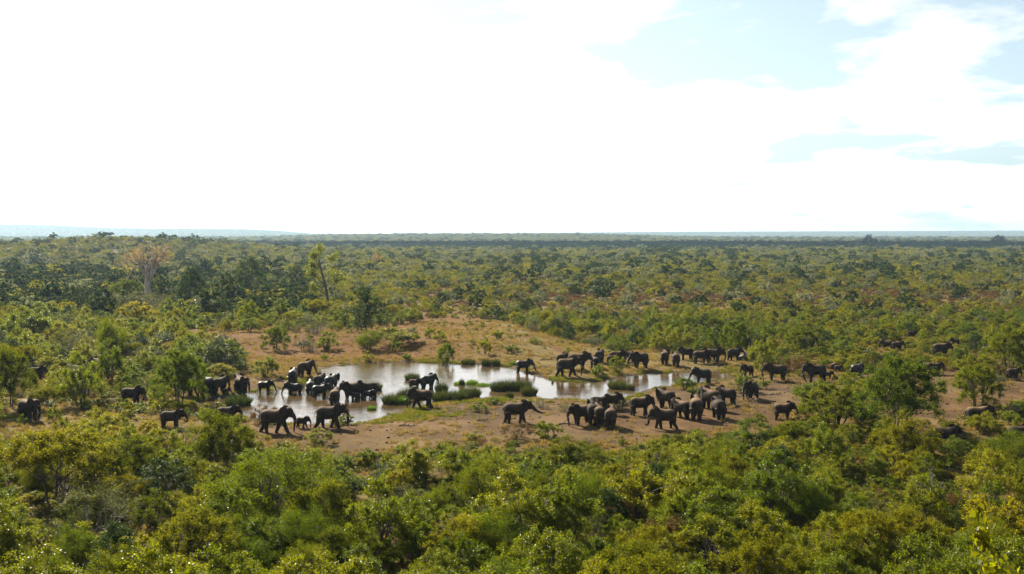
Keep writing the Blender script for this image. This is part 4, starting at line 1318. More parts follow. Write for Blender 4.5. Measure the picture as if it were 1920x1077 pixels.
# ---- baobab with a few orange leaves, tall leaning tree, orange tree, flat topped tree
def branchy(seed, base, trunk_pts, trunk_r, limbs, depth, mat, leafmat, leaf, nleaf, spread=.55, name='tree', tips_only=True, ln0=1.0):
    r = np.random.default_rng(seed)
    tb = MB(); tips = []
    tp = spline(trunk_pts, 8)
    tb.tube(tp, np.interp(np.linspace(0, 1, 8), np.linspace(0, 1, len(trunk_r)), trunk_r), 10)

    def grow(p, d, rad, ln, lv):
        m = p + d * ln * .5 + r.normal(size=3) * ln * .07
        e = p + d * ln + np.array([0, 0, ln * .10]) + r.normal(size=3) * ln * .06
        tb.tube(spline([p, m, e], 5), np.linspace(rad, rad * .55, 5), 6 if lv > 2 else 4, cap=False)
        if lv <= 1:
            tips.append(e); tips.append(m)
        if lv == 0:
            return
        for k in range(r.integers(2, 4)):
            dd = d + r.normal(size=3) * spread; dd[2] = dd[2] * .8 + .12
            dd /= np.linalg.norm(dd)
            grow(e if k else (m + e) / 2, dd, rad * .66, ln * r.uniform(.58, .8), lv - 1)
    for (p, d, rad, ln) in limbs:
        d = np.array(d, float); d /= np.linalg.norm(d)
        grow(np.array(p, float), d, rad, ln, depth)
    tips = np.array(tips)
    k = r.integers(0, len(tips), nleaf)
    # leave some limbs bare: leaves gather on a random half of the tips
    okt = r.uniform(0, 1, len(tips)) < .75
    k = k[okt[k]]
    C = tips[k] + r.normal(size=(len(k), 3)) * ln0 * .5
    V, F, lv = leaf_quads(C, leaf * r.uniform(.6, 1.3, len(C)), leaf * .6, r)
    return tb.mesh(name + '_trunk', [M[mat]], smooth=True), mesh_np(name + '_crown', V, [F], [M[leafmat]], lv=lv)


def special(name, cat, cx, by, label, meshes, s=1.0):
    x, y, z = ground_at(cx, by)
    root = bpy.data.objects.new(name, None); COL.objects.link(root)
    root.location = (x, y, h1(x, y) - .05); root.scale = (s, s, s)
    tag(root, label, cat)
    link('trunk', meshes[0], parent=root); link('crown', meshes[1], parent=root)
    return root


def build_specials():
    limbs = []
    r = np.random.default_rng(12)
    for k in range(10):
        a = k / 10 * 2 * math.pi + r.uniform(-.2, .2)
        up = r.uniform(.75, 2.4)
        limbs.append(((math.cos(a) * .5, math.sin(a) * .5, r.uniform(4.6, 6.6)), (math.cos(a), math.sin(a), up), r.uniform(.38, .58), r.uniform(4.4, 5.6)))
    limbs.append(((-.5, 0, 1.8), (-1, .1, 1.25), .30, 6.5))
    ms = branchy(3, None, [(0, 0, -.3), (0.05, 0, 2), (0, 0, 4.5), (0.1, 0, 6.8)], [1.3, 1.05, .95, .7], limbs, 3, 'pale_bark', 'gold', .36, 3200, name='baobab', ln0=1.3)
    special('baobab_tree', 'baobab', 277, 551, 'tall baobab with bare pale branches and scattered orange leaves on the left', ms, 1.0)
    lim = [((.3, 0, 8.5), (-1, 0, .9), .16, 2.6), ((-.2, 0, 11), (-.8, .3, .8), .13, 2.6), ((-.8, 0, 13.5), (-.6, 0, .8), .12, 2.2), ((-.9, 0, 14.5), (.9, .2, .5), .12, 2.4), ((1.4, 0, 5), (1, 0, 1.1), .15, 3.4),
           ((1.4, 0, 6.5), (1, -.3, .9), .15, 3.0), ((-1, 0, 14.8), (0, 0, 1), .12, 2.4), ((.6, 0, 7.5), (1, .3, 1.3), .13, 3.0), ((1.2, 0, 5), (-1, .2, .6), .12, 2.6)]
    ms = branchy(5, None, [(1.7, 0, -.3), (1.5, 0, 4), (.8, 0, 8), (-.2, 0, 12), (-1.0, 0, 15)], [.46, .40, .34, .28, .22], lim, 2, 'bark', 'mopane', .30, 12000, name='leaning', ln0=1.0)
    special('leaning_tree', 'tree', 605, 585, 'tall thin tree with a long bare leaning stem and sparse crown', ms, .95)
    v = plant(131, 'orange', 9, 7, 6000, .35, stems=2, clumps=50, bare=.2, shape='dome', crown_mat='gold', clump_r=.2)
    special('orange_tree', 'tree', 706, 494, 'lone orange leaved tree far out on the plain', (v['trunk'], v['crown']), 1.0)
    v = plant(132, 'flat', 12, 9, 4000, .45, stems=1, clumps=40, bare=.6, shape='umbrella', crown_mat='dark', clump_r=.13, tr=.08)
    x = (205 - 960) / FPX * 1050
    root = special('flat_topped_tree', 'tree', 205, 600, 'flat topped tree standing out on the crest of the wooded rise', (v['trunk'], v['crown']), .95)
    root.location = (x, 1050, h1(x, 1050) - .3)
    for (px, dist, s, lab) in ((1628, 1750, 3.4, 'dark round crown breaking the horizon right of centre'), (1870, 2050, 3.3, 'dark flat crown breaking the horizon near the right edge')):
        v = plant(140 + px, 'far', 9, 6, 2500, .5, stems=1, clumps=36, bare=.35, shape='dome', crown_mat='dark', clump_r=.2, tr=.08)
        x = (px - 960) / FPX * dist
        root = special('big_tree', 'tree', 960, 560, lab, (v['trunk'], v['crown']), s)
        root.location = (x, dist, h1(x, dist) - .3)
    # big leaved tree close to the viewpoint, only its top twigs rise into the lower right corner
    v = plant(150, 'near', 3.4, 5.6, 2400, .12, stems=3, clumps=26, bare=.5, shape='up', crown_mat='mopane', clump_r=.15, twigs=6, aspect=.62, upb=.8, tr=.03)
    root = bpy.data.objects.new('near_tree', None); COL.objects.link(root)
    X, Y = 7.1, 15.0
    root.location = (X, Y, h1(X, Y))
    top = 22 - Y * 0.268
    root.scale = (1, 1, (top - h1(X, Y)) / 5.07)
    tag(root, 'closest tree with large single leaves reaching into the lower right corner', 'tree')
    link('trunk', v['trunk'], parent=root); link('crown', v['crown'], parent=root)


    r2 = np.random.default_rng(77)
    for i, (cx, by, hp, lab) in enumerate(((318, 905, 60, 'bare grey dead tree between the lower left thorn trees'), (706, 930, 70, 'leafless dead tree left of the bright green tree pair'), (1235, 905, 62, 'dead tree with bare trunk right of the dark olive mound'),
                                           (1468, 900, 64, 'dead grey tree below the right clearing'), (1025, 990, 90, 'thin leafless tree deep in the middle of the lower thicket'), (1745, 960, 80, 'dead tree with bare limbs in the lower right thicket'),
                                           (160, 705, 34, 'short broken dead trunk in the scrub on the left'), (840, 1060, 90, 'bare grey tree near the bottom edge left of centre'))):
        x, y, z = ground_at(cx, by)
        H = hp * y / FPX
        lim = [((0, 0, H * .35), (math.cos(k * 2.1 + i), math.sin(k * 2.1 + i), 1.3), .05 * H / 3, H * .28) for k in range(3)] + [((0, 0, H * .55), (.2, .1, 1), .05 * H / 3, H * .24)]
        tr_, cr_ = branchy(800 + i, None, [(0, 0, -.2), (.1, 0, H * .3), (0, .1, H * .58)], [.11 * H / 3, .085 * H / 3, .06 * H / 3], lim, 2, 'twig', 'grey', .08, 60, name='dead', ln0=.3)
        root = bpy.data.objects.new('dead_tree', None); COL.objects.link(root)
        root.location = (x, y, z - .02)
        tag(root, lab, 'dead tree')
        link('trunk', tr_, parent=root); link('crown', cr_, parent=root)


build_specials()


# ---- reeds in the pond
REEDS = [
    (773, 712, 32, 17, 'reed', 'round reed clump left of the elephant drinking in mid pond'),
    (735, 756, 44, 24, 'reed', 'dark reed clump at the left end of the near reed bed'),
    (757, 752, 30, 30, 'reed', 'reed clump just left of the elephant walking left'),
    (755, 757, 30, 18, 'fresh_reed', 'fresh green reed clump in front of the left dark reeds'),
    (775, 745, 40, 26, 'reed', 'reed clump right behind the head of the elephant walking left'),
    (828, 736, 28, 26, 'reed', 'upright reed clump behind the near reed bed, right of the mid pond drinker'),
    (828, 752, 44, 26, 'reed', 'broad dark reed clump right of the elephant walking left'),
    (856, 751, 46, 26, 'reed', 'dark reed clump in the middle of the right half of the near bed'),
    (882, 745, 46, 28, 'reed', 'reed clump at the right end of the near bed'),
    (866, 722, 12, 16, 'reed', 'small spiky reed clump on the green islet'),
    (885, 720, 30, 11, 'fresh_reed', 'bright green patch on the right of the green islet'),
    (862, 721, 30, 8, 'fresh_reed', 'flat bright green patch on the left of the green islet'),
    (905, 723, 34, 7, 'fresh_reed', 'low bright green tail of the green islet'),
    (935, 732, 38, 24, 'reed', 'left clump of the reed island right of the green islet'),
    (955, 731, 40, 26, 'reed', 'middle clump of the reed island right of the green islet'),
    (980, 732, 38, 26, 'reed', 'tall right clump of the reed island right of the green islet'),
    (992, 741, 36, 24, 'reed', 'reed clump nearest to us at the right end of the reed island'),
    (955, 747, 18, 17, 'reed', 'small lone reed clump in front of the reed island'),
    (878, 683, 30, 14, 'reed', 'reed clump at the far waterline right of the solitary bush'),
    (912, 686, 22, 18, 'reed', 'left of two touching reed clumps at the far waterline'),
    (930, 686, 18, 17, 'reed', 'right of two touching reed clumps at the far waterline'),
    (952, 677, 20, 11, 'fresh_reed', 'bright green sedge clump at the far waterline'),
    (962, 686, 18, 12, 'fresh_reed', 'green sedge clump left of the elephant at the stone ledge'),
    (1036, 718, 6, 8, 'fresh_reed', 'single green tuft standing in the water by the far shore'),
    (1128, 712, 20, 12, 'reed', 'dark green sedge clump under the leafy shrub of the far shore'),
    (1158, 728, 42, 19, 'reed', 'greyish reed clump in front of the right arm'),
    (1182, 731, 20, 15, 'reed', 'small dark reed clump right of the greyish one'),
    (447, 759, 56, 24, 'reed', 'wide dark reed clump in the left arm of the pond'),
    (697, 768, 24, 10, 'fresh_reed', 'little bright green island in the open near water'),
    (702, 731, 34, 20, 'reed', 'grey reed clump behind the left facing elephant in the pond'),
]


def build_reeds():
    protos = {'reed': [tuft_mesh('reed_tuft', 200 + i, 900, 1.9, 1.35, .035, 'reed', .55) for i in range(3)],
              'fresh_reed': [tuft_mesh('fresh_reed_tuft', 210 + i, 800, 1.0, 1.3, .04, 'fresh_reed', .4) for i in range(2)]}
    for i, (cx, by, wp, hp, k, lab) in enumerate(REEDS):
        x, y = flat_xy(cx, by)
        s = y / FPX
        me = protos[k][i % len(protos[k])]
        o = link('reed_clump' if k == 'reed' else 'sedge_clump', me, (x, y, -0.08))
        hh = 1.9 if k == 'reed' else 1.0
        W = wp * s / 3.6
        o.scale = (W, min(W, 1.4), hp * s / hh * 1.02)
        o.rotation_euler = (0, 0, i * 1.3 if W < 1.4 else 0)
        tag(o, lab, 'reeds', 'reed and sedge clumps standing in the pond')


build_reeds()


# ---- stones, ledge, rock slab, logs
def rock_mesh(name, seed, size, mat='rock'):
    r = np.random.default_rng(seed)
    mb = MB(); ellip(mb, (0, 0, 0), (.5, .5, .5), 14, 9)
    V = mb.V[0]
    n = np.zeros(len(V))
    for k in range(5):
        d = r.normal(size=3); d /= np.linalg.norm(d)
        n = np.maximum(n, 0) + 0
        cut = r.uniform(.28, .4)
        t = V @ d
        V = V - np.maximum(0, t - cut)[:, None] * d * .9
    V = V + 0.02 * np.sin(V * 17 + seed)
    mb.V[0] = V * np.array(size)
    return mb.mesh(name, [M[mat]])


def build_stones():
    # ledge on the far shore: a row of weathered slabs
    segs = [((994, 694), (1013, 693)), ((1014, 693), (1031, 692)), ((1032, 692), (1046, 691)), ((1090, 688), (1108, 687)), ((1046, 697), (1064, 696))]
    for i, (a, b) in enumerate(segs):
        x0, y0 = flat_xy(*a); x1, y1 = flat_xy(*b)
        L = math.hypot(x1 - x0, y1 - y0)
        me = rock_mesh('slab', 300 + i, (L * 1.05, .8, .55), 'concrete')
        o = link('stone_slab', me, ((x0 + x1) / 2, (y0 + y1) / 2, .26))
        o.rotation_euler = (0, 0, math.atan2(y1 - y0, x1 - x0))
        tag(o, ['leftmost pale slab of the low ledge, under the drinking elephants trunk', 'second slab from the left of the low ledge on the far shore', 'third slab from the left of the low ledge, behind the hind leg of the walking elephant',
                'pale slab of the ledge right of the walking elephants', 'low slab lying on the mud in front of the ledge'][i], 'stone slab', 'slabs of the ledge on the far shore')
    # tilted rock slab
    x, y, z = ground_at(1398, 676)
    mb = MB()
    out = [(-1.6, -.9, .0), (-.6, -1.1, .75), (.5, -1.0, 1.15), (1.4, -.7, 1.35), (1.5, .9, 1.55), (.2, 1.3, 1.25), (-1.1, .8, .5)]
    n = len(out); th = .28
    V = [list(p) for p in out] + [[p[0] * .95, p[1] * .95 + .05, p[2] - th] for p in out] + [[.1, 0, 1.05], [.1, 0, .65]]
    T = []; Q = []
    for j in range(n):
        k = (j + 1) % n
        T += [(2 * n, j, k), (2 * n + 1, n + k, n + j)]; Q.append((j, n + j, n + k, k))
    mb.add(V, Q, T)
    o = link('rock_slab', mb.mesh('rock_slab', [M['rock']]), (x, y, z + .05))
    tag(o, 'large tilted grey rock slab left of the round bright green tree', 'rock')
    for i, (dx, dy, s) in enumerate(((1.2, .5, 1.3), (1.6, -.4, .9), (.2, .7, .8))):
        o = link('boulder', rock_mesh('boulder', 320 + i, (s, s * .8, s * .9)), (x + dx, y + dy, z + s * .3))
        tag(o, ['largest boulder propping up the tilted rock slab', 'small boulder at the right front under the tilted slab', 'boulder behind the tilted slab at its left'][i], 'boulder', 'boulders under the tilted rock slab')
    x, y, z = ground_at(1067, 699)
    o = link('boulder', rock_mesh('boulder', 330, (.9, .7, .5), 'rock'), (x, y, z + .18))
    tag(o, 'grey boulder on the mud between the legs of the walking elephants', 'boulder')
    # dead branches
    for i, (cx, cy, L, a, lab) in enumerate(((1025, 676, 2.4, .1, 'dead branch on the sand above the low ledge'), (765, 800, 2.2, -.25, 'dark dead branch on the near shore earth under the yellow grass'),
                                            (905, 790, 1.6, .3, 'twisted dead branch in the middle of the near shore earth'), (1410, 770, 0, 0, ''), (1455, 741, 1.8, .2, 'dead branch on the right clearing beside the path'),
                                            (1068, 797, 2.6, -.1, 'dead wood pile left of the tight elephant knot'), (1036, 672, 1.6, -.3, 'short dead branch high on the sand above the ledge'))):
        if not lab: continue
        x, y, z = ground_at(cx, cy)
        r = np.random.default_rng(400 + i)
        mb = MB()
        p = spline([(-L / 2, 0, .06), (-L / 5, .12, .14), (L / 5, -.1, .1), (L / 2, .1, .18)], 9)
        mb.tube(p, np.linspace(.10, .03, 9), 6)
        for k in range(3):
            q = p[2 + 2 * k]
            mb.tube(spline([q, q + [.2, .25 * (-1) ** k, .22], q + [.5, .45 * (-1) ** k, .3]], 4), np.linspace(.05, .015, 4), 4)
        o = link('dead_branch', mb.mesh('dead_branch', [M['bark']]), (x, y, z)); o.rotation_euler = (0, 0, a)
        tag(o, lab, 'dead wood', 'dead branches lying on the bare earth')


build_stones()


# ------------------------------------------------------------------ scattering
def collection_of(name, objs):
    c = bpy.data.collections.new(name)
    for o in objs: c.objects.link(o)
    return c


def joined(v, name):
    """trunk and crown of a prototype as one mesh for instancing"""
    import bmesh
    a, b = v['trunk'], v['crown']
    na = len(a.vertices); nb = len(b.vertices)
    A = np.zeros(na * 3, np.float32); a.vertices.foreach_get('co', A)
    B = np.zeros(nb * 3, np.float32); b.vertices.foreach_get('co', B)
    lvb = np.zeros(nb, np.float32); b.attributes['lv'].data.foreach_get('value', lvb)
    qa = np.array([p.vertices[:] for p in a.polygons if len(p.vertices) == 4], int).reshape(-1, 4)
    qb = np.zeros(len(b.loops), np.int32); b.loops.foreach_get('vertex_index', qb)
    qb = qb.reshape(-1, 4) + na
    me = mesh_np(name, np.concatenate([A.reshape(-1, 3), B.reshape(-1, 3)]), [np.concatenate([qa, qb])],
                 [a.materials[0], b.materials[0]], mat_idx=np.r_[np.zeros(len(qa)), np.ones(len(qb))], lv=np.r_[np.zeros(na), lvb])
    return bpy.data.objects.new(name, me)


def scatter(name, protos, P, rot, scl, idx, label=None):
    """one stuff object: points that instance prototypes with geometry nodes"""
    n = len(P)
    me = bpy.data.meshes.new(name + '_points')
    me.vertices.add(n); me.vertices.foreach_set('co', np.asarray(P, np.float32).ravel())
    a = me.attributes.new('rot', 'FLOAT_VECTOR', 'POINT'); a.data.foreach_set('vector', np.asarray(rot, np.float32).ravel())
    a = me.attributes.new('scl', 'FLOAT_VECTOR', 'POINT'); a.data.foreach_set('vector', np.asarray(scl, np.float32).ravel())
    a = me.attributes.new('idx', 'INT', 'POINT'); a.data.foreach_set('value', np.asarray(idx, np.int32))
    o = link(name, me)
    for i, p in enumerate(protos):
        p.name = 'p%03d_%s' % (i, name)
    protos = sorted(protos, key=lambda q: q.name)
    c = collection_of(name + '_kinds', protos)
    ng = bpy.data.node_groups.new(name, 'GeometryNodeTree')
    ng.interface.new_socket('Geometry', in_out='INPUT', socket_type='NodeSocketGeometry')
    ng.interface.new_socket('Geometry', in_out='OUTPUT', socket_type='NodeSocketGeometry')
    N = ng.nodes.new; L = ng.links.new
    gi = N('NodeGroupInput'); go = N('NodeGroupOutput')
    ci = N('GeometryNodeCollectionInfo'); ci.inputs['Collection'].default_value = c
    ci.inputs['Separate Children'].default_value = True; ci.inputs['Reset Children'].default_value = True
    ip = N('GeometryNodeInstanceOnPoints'); ip.inputs['Pick Instance'].default_value = True

    def named(nm, t):
        q = N('GeometryNodeInputNamedAttribute'); q.data_type = t; q.inputs['Name'].default_value = nm
        return q.outputs['Attribute']
    L(gi.outputs[0], ip.inputs['Points']); L(ci.outputs[0], ip.inputs['Instance'])
    L(named('idx', 'INT'), ip.inputs['Instance Index'])
    L(named('rot', 'FLOAT_VECTOR'), ip.inputs['Rotation'])
    L(named('scl', 'FLOAT_VECTOR'), ip.inputs['Scale'])
    L(ip.outputs[0], go.inputs[0])
    md = o.modifiers.new('scatter', 'NODES'); md.node_group = ng
    tag(o, label, kind='stuff')
    return o


LANDBOX = []
for (cx, by, wp, hp, kind, var, label) in LAND:
    LANDBOX.append((*ground_at(cx, by)[:2], wp))


KEEP = [(470, 790, 1200, 830), (560, 800, 700, 838), (1180, 720, 1440, 810), (1700, 690, 1800, 780), (0, 770, 110, 812), (640, 680, 1300, 760), (480, 620, 800, 690)]


def blocked(x, y, w, h, big=True):
    """would a plant here hide an elephant, the open earth or the pool?"""
    z = h1(x, y)
    px, pb = to_px(x, y, z); _, pt = to_px(x, y, z + h)
    hw = w / 2 * FPX / y
    for (x0, x1, t, b, ey, deep, s, ex) in ELBOX:
        if abs(x - ex) < 1.9 * s + w * .35 and abs(y - ey) < 1.6 + w * .35:
            return True
        if y < ey and px + hw * .8 > x0 and px - hw * .8 < x1 and pt < t + (b - t) * 0.72:
            return True
    for (a, b, c, d) in KEEP:
        if px + hw * .6 > a and px - hw * .6 < c and pt < d and pb > d - 8 and h > .6:
            return True
    # land marks stay free
    for (lx, ly, wp) in LANDBOX:
        lw = wp * ly / FPX * .5
        if math.hypot(lx - x, ly - y) < lw * .75 + w * .25:
            return True
        if y < ly and ly < 230:
            pl = to_px(lx, ly, 0)[0]
            if abs(pl - px) < wp * .4 and pt < to_px(lx, ly, .3)[1] - wp * .28:
                return True
    return False


def zone(px, py):
    if py > 960:
        return 'bottom ' + ('left corner thicket' if px < 480 else 'left of centre thicket' if px < 960 else 'right of centre thicket' if px < 1440 else 'right corner thicket')
    if py > 840:
        return 'thicket below the ' + ('left earth patch' if px < 480 else 'near shore, left half' if px < 960 else 'near shore, right half' if px < 1300 else 'right clearing' if px < 1600 else 'right path')
    if py > 690:
        return 'scrub ' + ('at the left edge of the waterhole' if px < 480 else 'on the near shore' if px < 1400 else 'right of the clearing' if px < 1700 else 'round the sandy path on the right')
    if py > 610:
        return 'scrub ' + ('left of the red bank' if px < 480 else 'on the far clearing' if px < 1080 else 'behind the right arm' if px < 1480 else 'at the upper right')
    return 'bushland ' + ('round the baobab' if px < 480 else 'behind the red bank' if px < 900 else 'behind the far clearing' if px < 1400 else 'far on the right')


LOOK = {'mopane': 'glossy multi stemmed tree', 'thorn': 'fine leaved thorn tree', 'bright': 'rounded yellow green bush', 'spray': 'feathery upright bush', 'dark': 'dark broad leaved tree',
        'shrub': 'small leafy shrub', 'grey': 'dull grey green bush', 'rust': 'low rusty brown bush', 'silver': 'silvery leaved bush'}


ANCH = [(277, 500, 'baobab'), (605, 530, 'tall leaning tree'), (95, 870, 'widest thorn tree'), (305, 905, 'dark glossy bush'), (415, 820, 'tall thorn tree by the pond'),
        (520, 900, 'largest feathery bush'), (770, 865, 'bright green tree pair'), (1060, 850, 'dark olive mound'), (1410, 815, 'tree below the right clearing'), (1683, 740, 'big rounded tree'),
        (1832, 725, 'thorn tree by the sandy path'), (1558, 760, 'broad bush hiding an elephant'), (1890, 655, 'large thorn tree at the right edge'), (1428, 664, 'round bright green tree'),
        (1398, 670, 'tilted rock slab'), (322, 705, 'bush shading a dark elephant'), (412, 668, 'wide dark bush by the red bank'), (18, 705, 'thorn tree at the left edge'),
        (205, 680, 'tree over the shaded elephant'), (57, 766, 'lone elephant at far left'), (323, 785, 'feeding elephant in low scrub'), (518, 786, 'first walking elephant'), (620, 780, 'front walking elephant'),
        (518, 635, 'bright bush on the red bank'), (690, 636, 'feathery bush on the red bank'), (684, 580, 'big dark tree behind the bank'), (553, 522, 'near black tree'), (466, 518, 'large dark crown'),
        (268, 567, 'wide umbrella bush'), (260, 589, 'vivid round bush'), (128, 638, 'olive mound bush'), (50, 603, 'large grey green tree'), (988, 572, 'small dark tree of the plain'),
        (1000, 608, 'olive umbrella shrub'), (1160, 650, 'flat yellow green bush'), (835, 664, 'solitary waterline bush'), (970, 771, 'elephant with outstretched trunk'), (1125, 778, 'tight elephant knot'),
        (1243, 783, 'elephant with curled trunk'), (1470, 768, 'elephant feeding below the right clearing'), (1453, 697, 'large elephant facing left'), (1527, 697, 'bush hidden large elephant'),
        (1766, 655, 'upper right walking elephant'), (1673, 648, 'two elephants in right hand scrub'), (1836, 780, 'elephant behind a leafy shrub'), (1776, 818, 'dark shaded elephant on the right'),
        (1905, 838, 'bush covering the brown elephant'), (1328, 1020, 'vivid yellow bush at the bottom'), (1420, 1040, 'thorn tree at the bottom'), (1650, 955, 'dry grey twiggy bush'),
        (190, 960, 'dull feathery bush at lower left'), (0, 1077, 'bottom left corner'), (1860, 1040, 'closest large leaved tree'), (640, 1077, 'bottom edge a third across'), (960, 1077, 'middle of the bottom edge'),
        (960, 930, 'centre of the lower thicket'), (1180, 900, 'gap between trunks right of centre'), (1900, 950, 'lower right edge'), (0, 560, 'upper left edge of the bush'), (1200, 640, 'packed far shore elephants'),
        (1320, 655, 'elephant row above the right arm'), (330, 1060, 'bottom edge left of centre'), (740, 990, 'lower thicket left of centre'), (1190, 1020, 'lower thicket right of centre'), (1560, 900, 'thicket under the right clearing')]
USED = set()


def describe(px, py, head, look):
    near = sorted(ANCH, key=lambda a: math.hypot(a[0] - px, a[1] - py))[:6]

    def rel(a):
        dx, dy = px - a[0], py - a[1]
        d = math.hypot(dx, dy)
        ang = math.degrees(math.atan2(-dy, dx)) % 360
        w = ['right of', 'upper right of', 'above', 'upper left of', 'left of', 'lower left of', 'below', 'lower right of'][int((ang + 22.5) // 45) % 8]
        return ('just ' if d < 45 else '' if d < 100 else 'well ') + w
    cand = []
    for a in near[:3]:
        cand.append('%s %s the %s' % (head, rel(a), a[2]))
    for i in range(3):
        for j in range(i + 1, 5):
            cand.append('%s between the %s and the %s' % (head, near[i][2], near[j][2]))
    for c in cand:
        if c not in USED and True and len(c.split()) <= 16:
            USED.add(c)
            return c, look.replace('bush', 'bushe') + 's scattered through the bush'
    for a in near:
        c = '%s near the %s' % (head, a[2])
        if c not in USED and len(c.split()) <= 16:
            USED.add(c)
            return c, look.replace('bush', 'bushe') + 's scattered through the bush'
    c = cand[0]
    if len(c.split()) > 16:
        c = '%s near the %s' % (head, near[0][2])
    return c, look.replace('bush', 'bushe') + 's near the ' + near[0][2]


def build_near_bush():
    r = np.random.default_rng(99)
    cand = []
    y = 47.0
    while y < 262:
        sp = 2.15 if y < 104 else (2.5 if y < 150 else 2.6)
        x = -0.60 * y - 4
        while x < 0.60 * y + 4:
            X = x + r.uniform(-.5, .5) * sp; Y = y + r.uniform(-.5, .5) * sp
            cand.append((X, Y))
            x += sp
        y += sp
    C = np.array(cand)
    sd = pond_sdf(C[:, 0], C[:, 1])
    sn = poly_sdf(C_NEAR, C[:, 0], C[:, 1]); sf = poly_sdf(C_FAR, C[:, 0], C[:, 1])
    sr = poly_sdf(C_RIGHT, C[:, 0], C[:, 1]); sl = poly_sdf(C_LEFT, C[:, 0], C[:, 1])
    so1 = poly_sdf(C_ODD, C[:, 0], C[:, 1]); so2 = poly_sdf(C_ODD2, C[:, 0], C[:, 1])
    f1 = wave(C[:, 0], C[:, 1], 26, 51); f2 = wave(C[:, 0], C[:, 1], 40, 52); f3 = wave(C[:, 0], C[:, 1], 60, 53)
    res = []
    placed = []
    grid = {}
    order = r.permutation(len(C))
    for i in order:
        x, y = C[i]
        if y < 108 and f2[i] * .6 + r.uniform(-.25, .25) < -.34: continue
        if sd[i] < 1.2 or sn[i] < 0.3 or sr[i] < 0.3 or so1[i] < 0 or so2[i] < 0:
            continue
        px, py = to_px(x, y, .3)
        if px < -60 or px > 1980:
            continue
        small = False
        if sf[i] < 0:
            if py > 668 or r.uniform() > (.30 if px > 780 else .38 if py < 642 else .15): continue
            small = px > 780 or r.uniform() < .5
        if sl[i] < 0.2:
            if r.uniform() > .35: continue
            small = True
        if 728 < py < 765 and 690 < px < 1230: continue
        left = px < 480 and 590 < py < 840
        u = r.uniform()
        if small:
            kind = 'shrub'
        elif py > 840:
            kind = ('mopane' if u < .50 + .2 * f1[i] else 'thorn' if u < .68 + .12 * f2[i] else 'bright' if u < .80 else 'spray' if u < .89 else 'rust' if u < .925 else 'grey' if u < .96 else 'dark')
        elif left:
            kind = ('mopane' if u < .38 else 'thorn' if u < .54 else 'bright' if u < .64 else 'silver' if u < .72 else 'dark' if u < .80 else 'shrub' if u < .93 else 'grey')
        elif px < 620 and py < 600:
            kind = ('dark' if u < .42 else 'mopane' if u < .66 else 'bright' if u < .80 else 'thorn' if u < .92 else 'silver')
        else:
            kind = ('mopane' if u < .42 + .1 * f1[i] else 'shrub' if u < .66 else 'bright' if u < .76 else 'thorn' if u < .83 else 'silver' if u < .88 else 'rust' if u < .94 + .03 * f3[i] else 'dark')
        g = r.uniform(.6, 1.12) if r.uniform() < .75 else r.uniform(1.15, 1.5)
        W, H = {'mopane': (4.0, 3.6), 'thorn': (4.8, 3.5), 'bright': (3.6, 2.6), 'spray': (4.0, 3.8), 'dark': (3.6, 3.3), 'shrub': (1.5, 1.35), 'grey': (3.0, 2.0), 'rust': (2.4, 1.5), 'silver': (3.0, 2.6)}[kind]
        if py < 700 and not left and not (px < 620):
            W *= .68; H *= .68
        if px < 620 and py < 590:
            W *= 1.45; H *= 1.6
        W *= g; H *= g * r.uniform(.85, 1.15)
        if small: W *= .8; H *= .8
        # spacing
        need = W * (.27 if py > 850 else .40)
        gx, gy = int(x // 4), int(y // 4)
        bad = False
        for a in (-1, 0, 1):
            for b in (-1, 0, 1):
                for (qx, qy, qn) in grid.get((gx + a, gy + b), ()):
                    if math.hypot(qx - x, qy - y) < need + qn:
                        bad = True; break
                if bad: break
            if bad: break
        if bad: continue
        ok = not blocked(x, y, W, H)
        if not ok:
            W *= .45; H *= .38; kind = 'shrub' if r.uniform() < .7 else 'bright'
            if blocked(x, y, W, H): continue
        grid.setdefault((gx, gy), []).append((x, y, need))
        res.append((x, y, kind, W, H, px, py))
    res.sort(key=lambda t: -(t[3] * t[4]) / t[1] ** 2)
    cnt = {}; rest = []
    for (x, y, kind, W, H, px, py) in res:
        c = cnt.get(kind, 0)
        lim = {'mopane': 260, 'shrub': 190, 'thorn': 130, 'bright': 150, 'spray': 60, 'dark': 90, 'grey': 40, 'rust': 60, 'silver': 50}[kind]
        if c < lim and y < 235:
            cnt[kind] = c + 1
            pmid = to_px(x, y, h1(x, y) + H * .5)[1]
            size = 'tall' if H > 3.6 else 'low' if H < 1.7 else 'medium'
            lab, gr = describe(px, pmid, size + ' ' + LOOK[kind], LOOK[kind])
            put_plant(kind, x, y, W, H, lab, gr)
        else:
            rest.append((x, y, kind, W, H))
    print('near bushes', len(res), cnt, 'rest', len(rest))
    return rest


REST = build_near_bush()
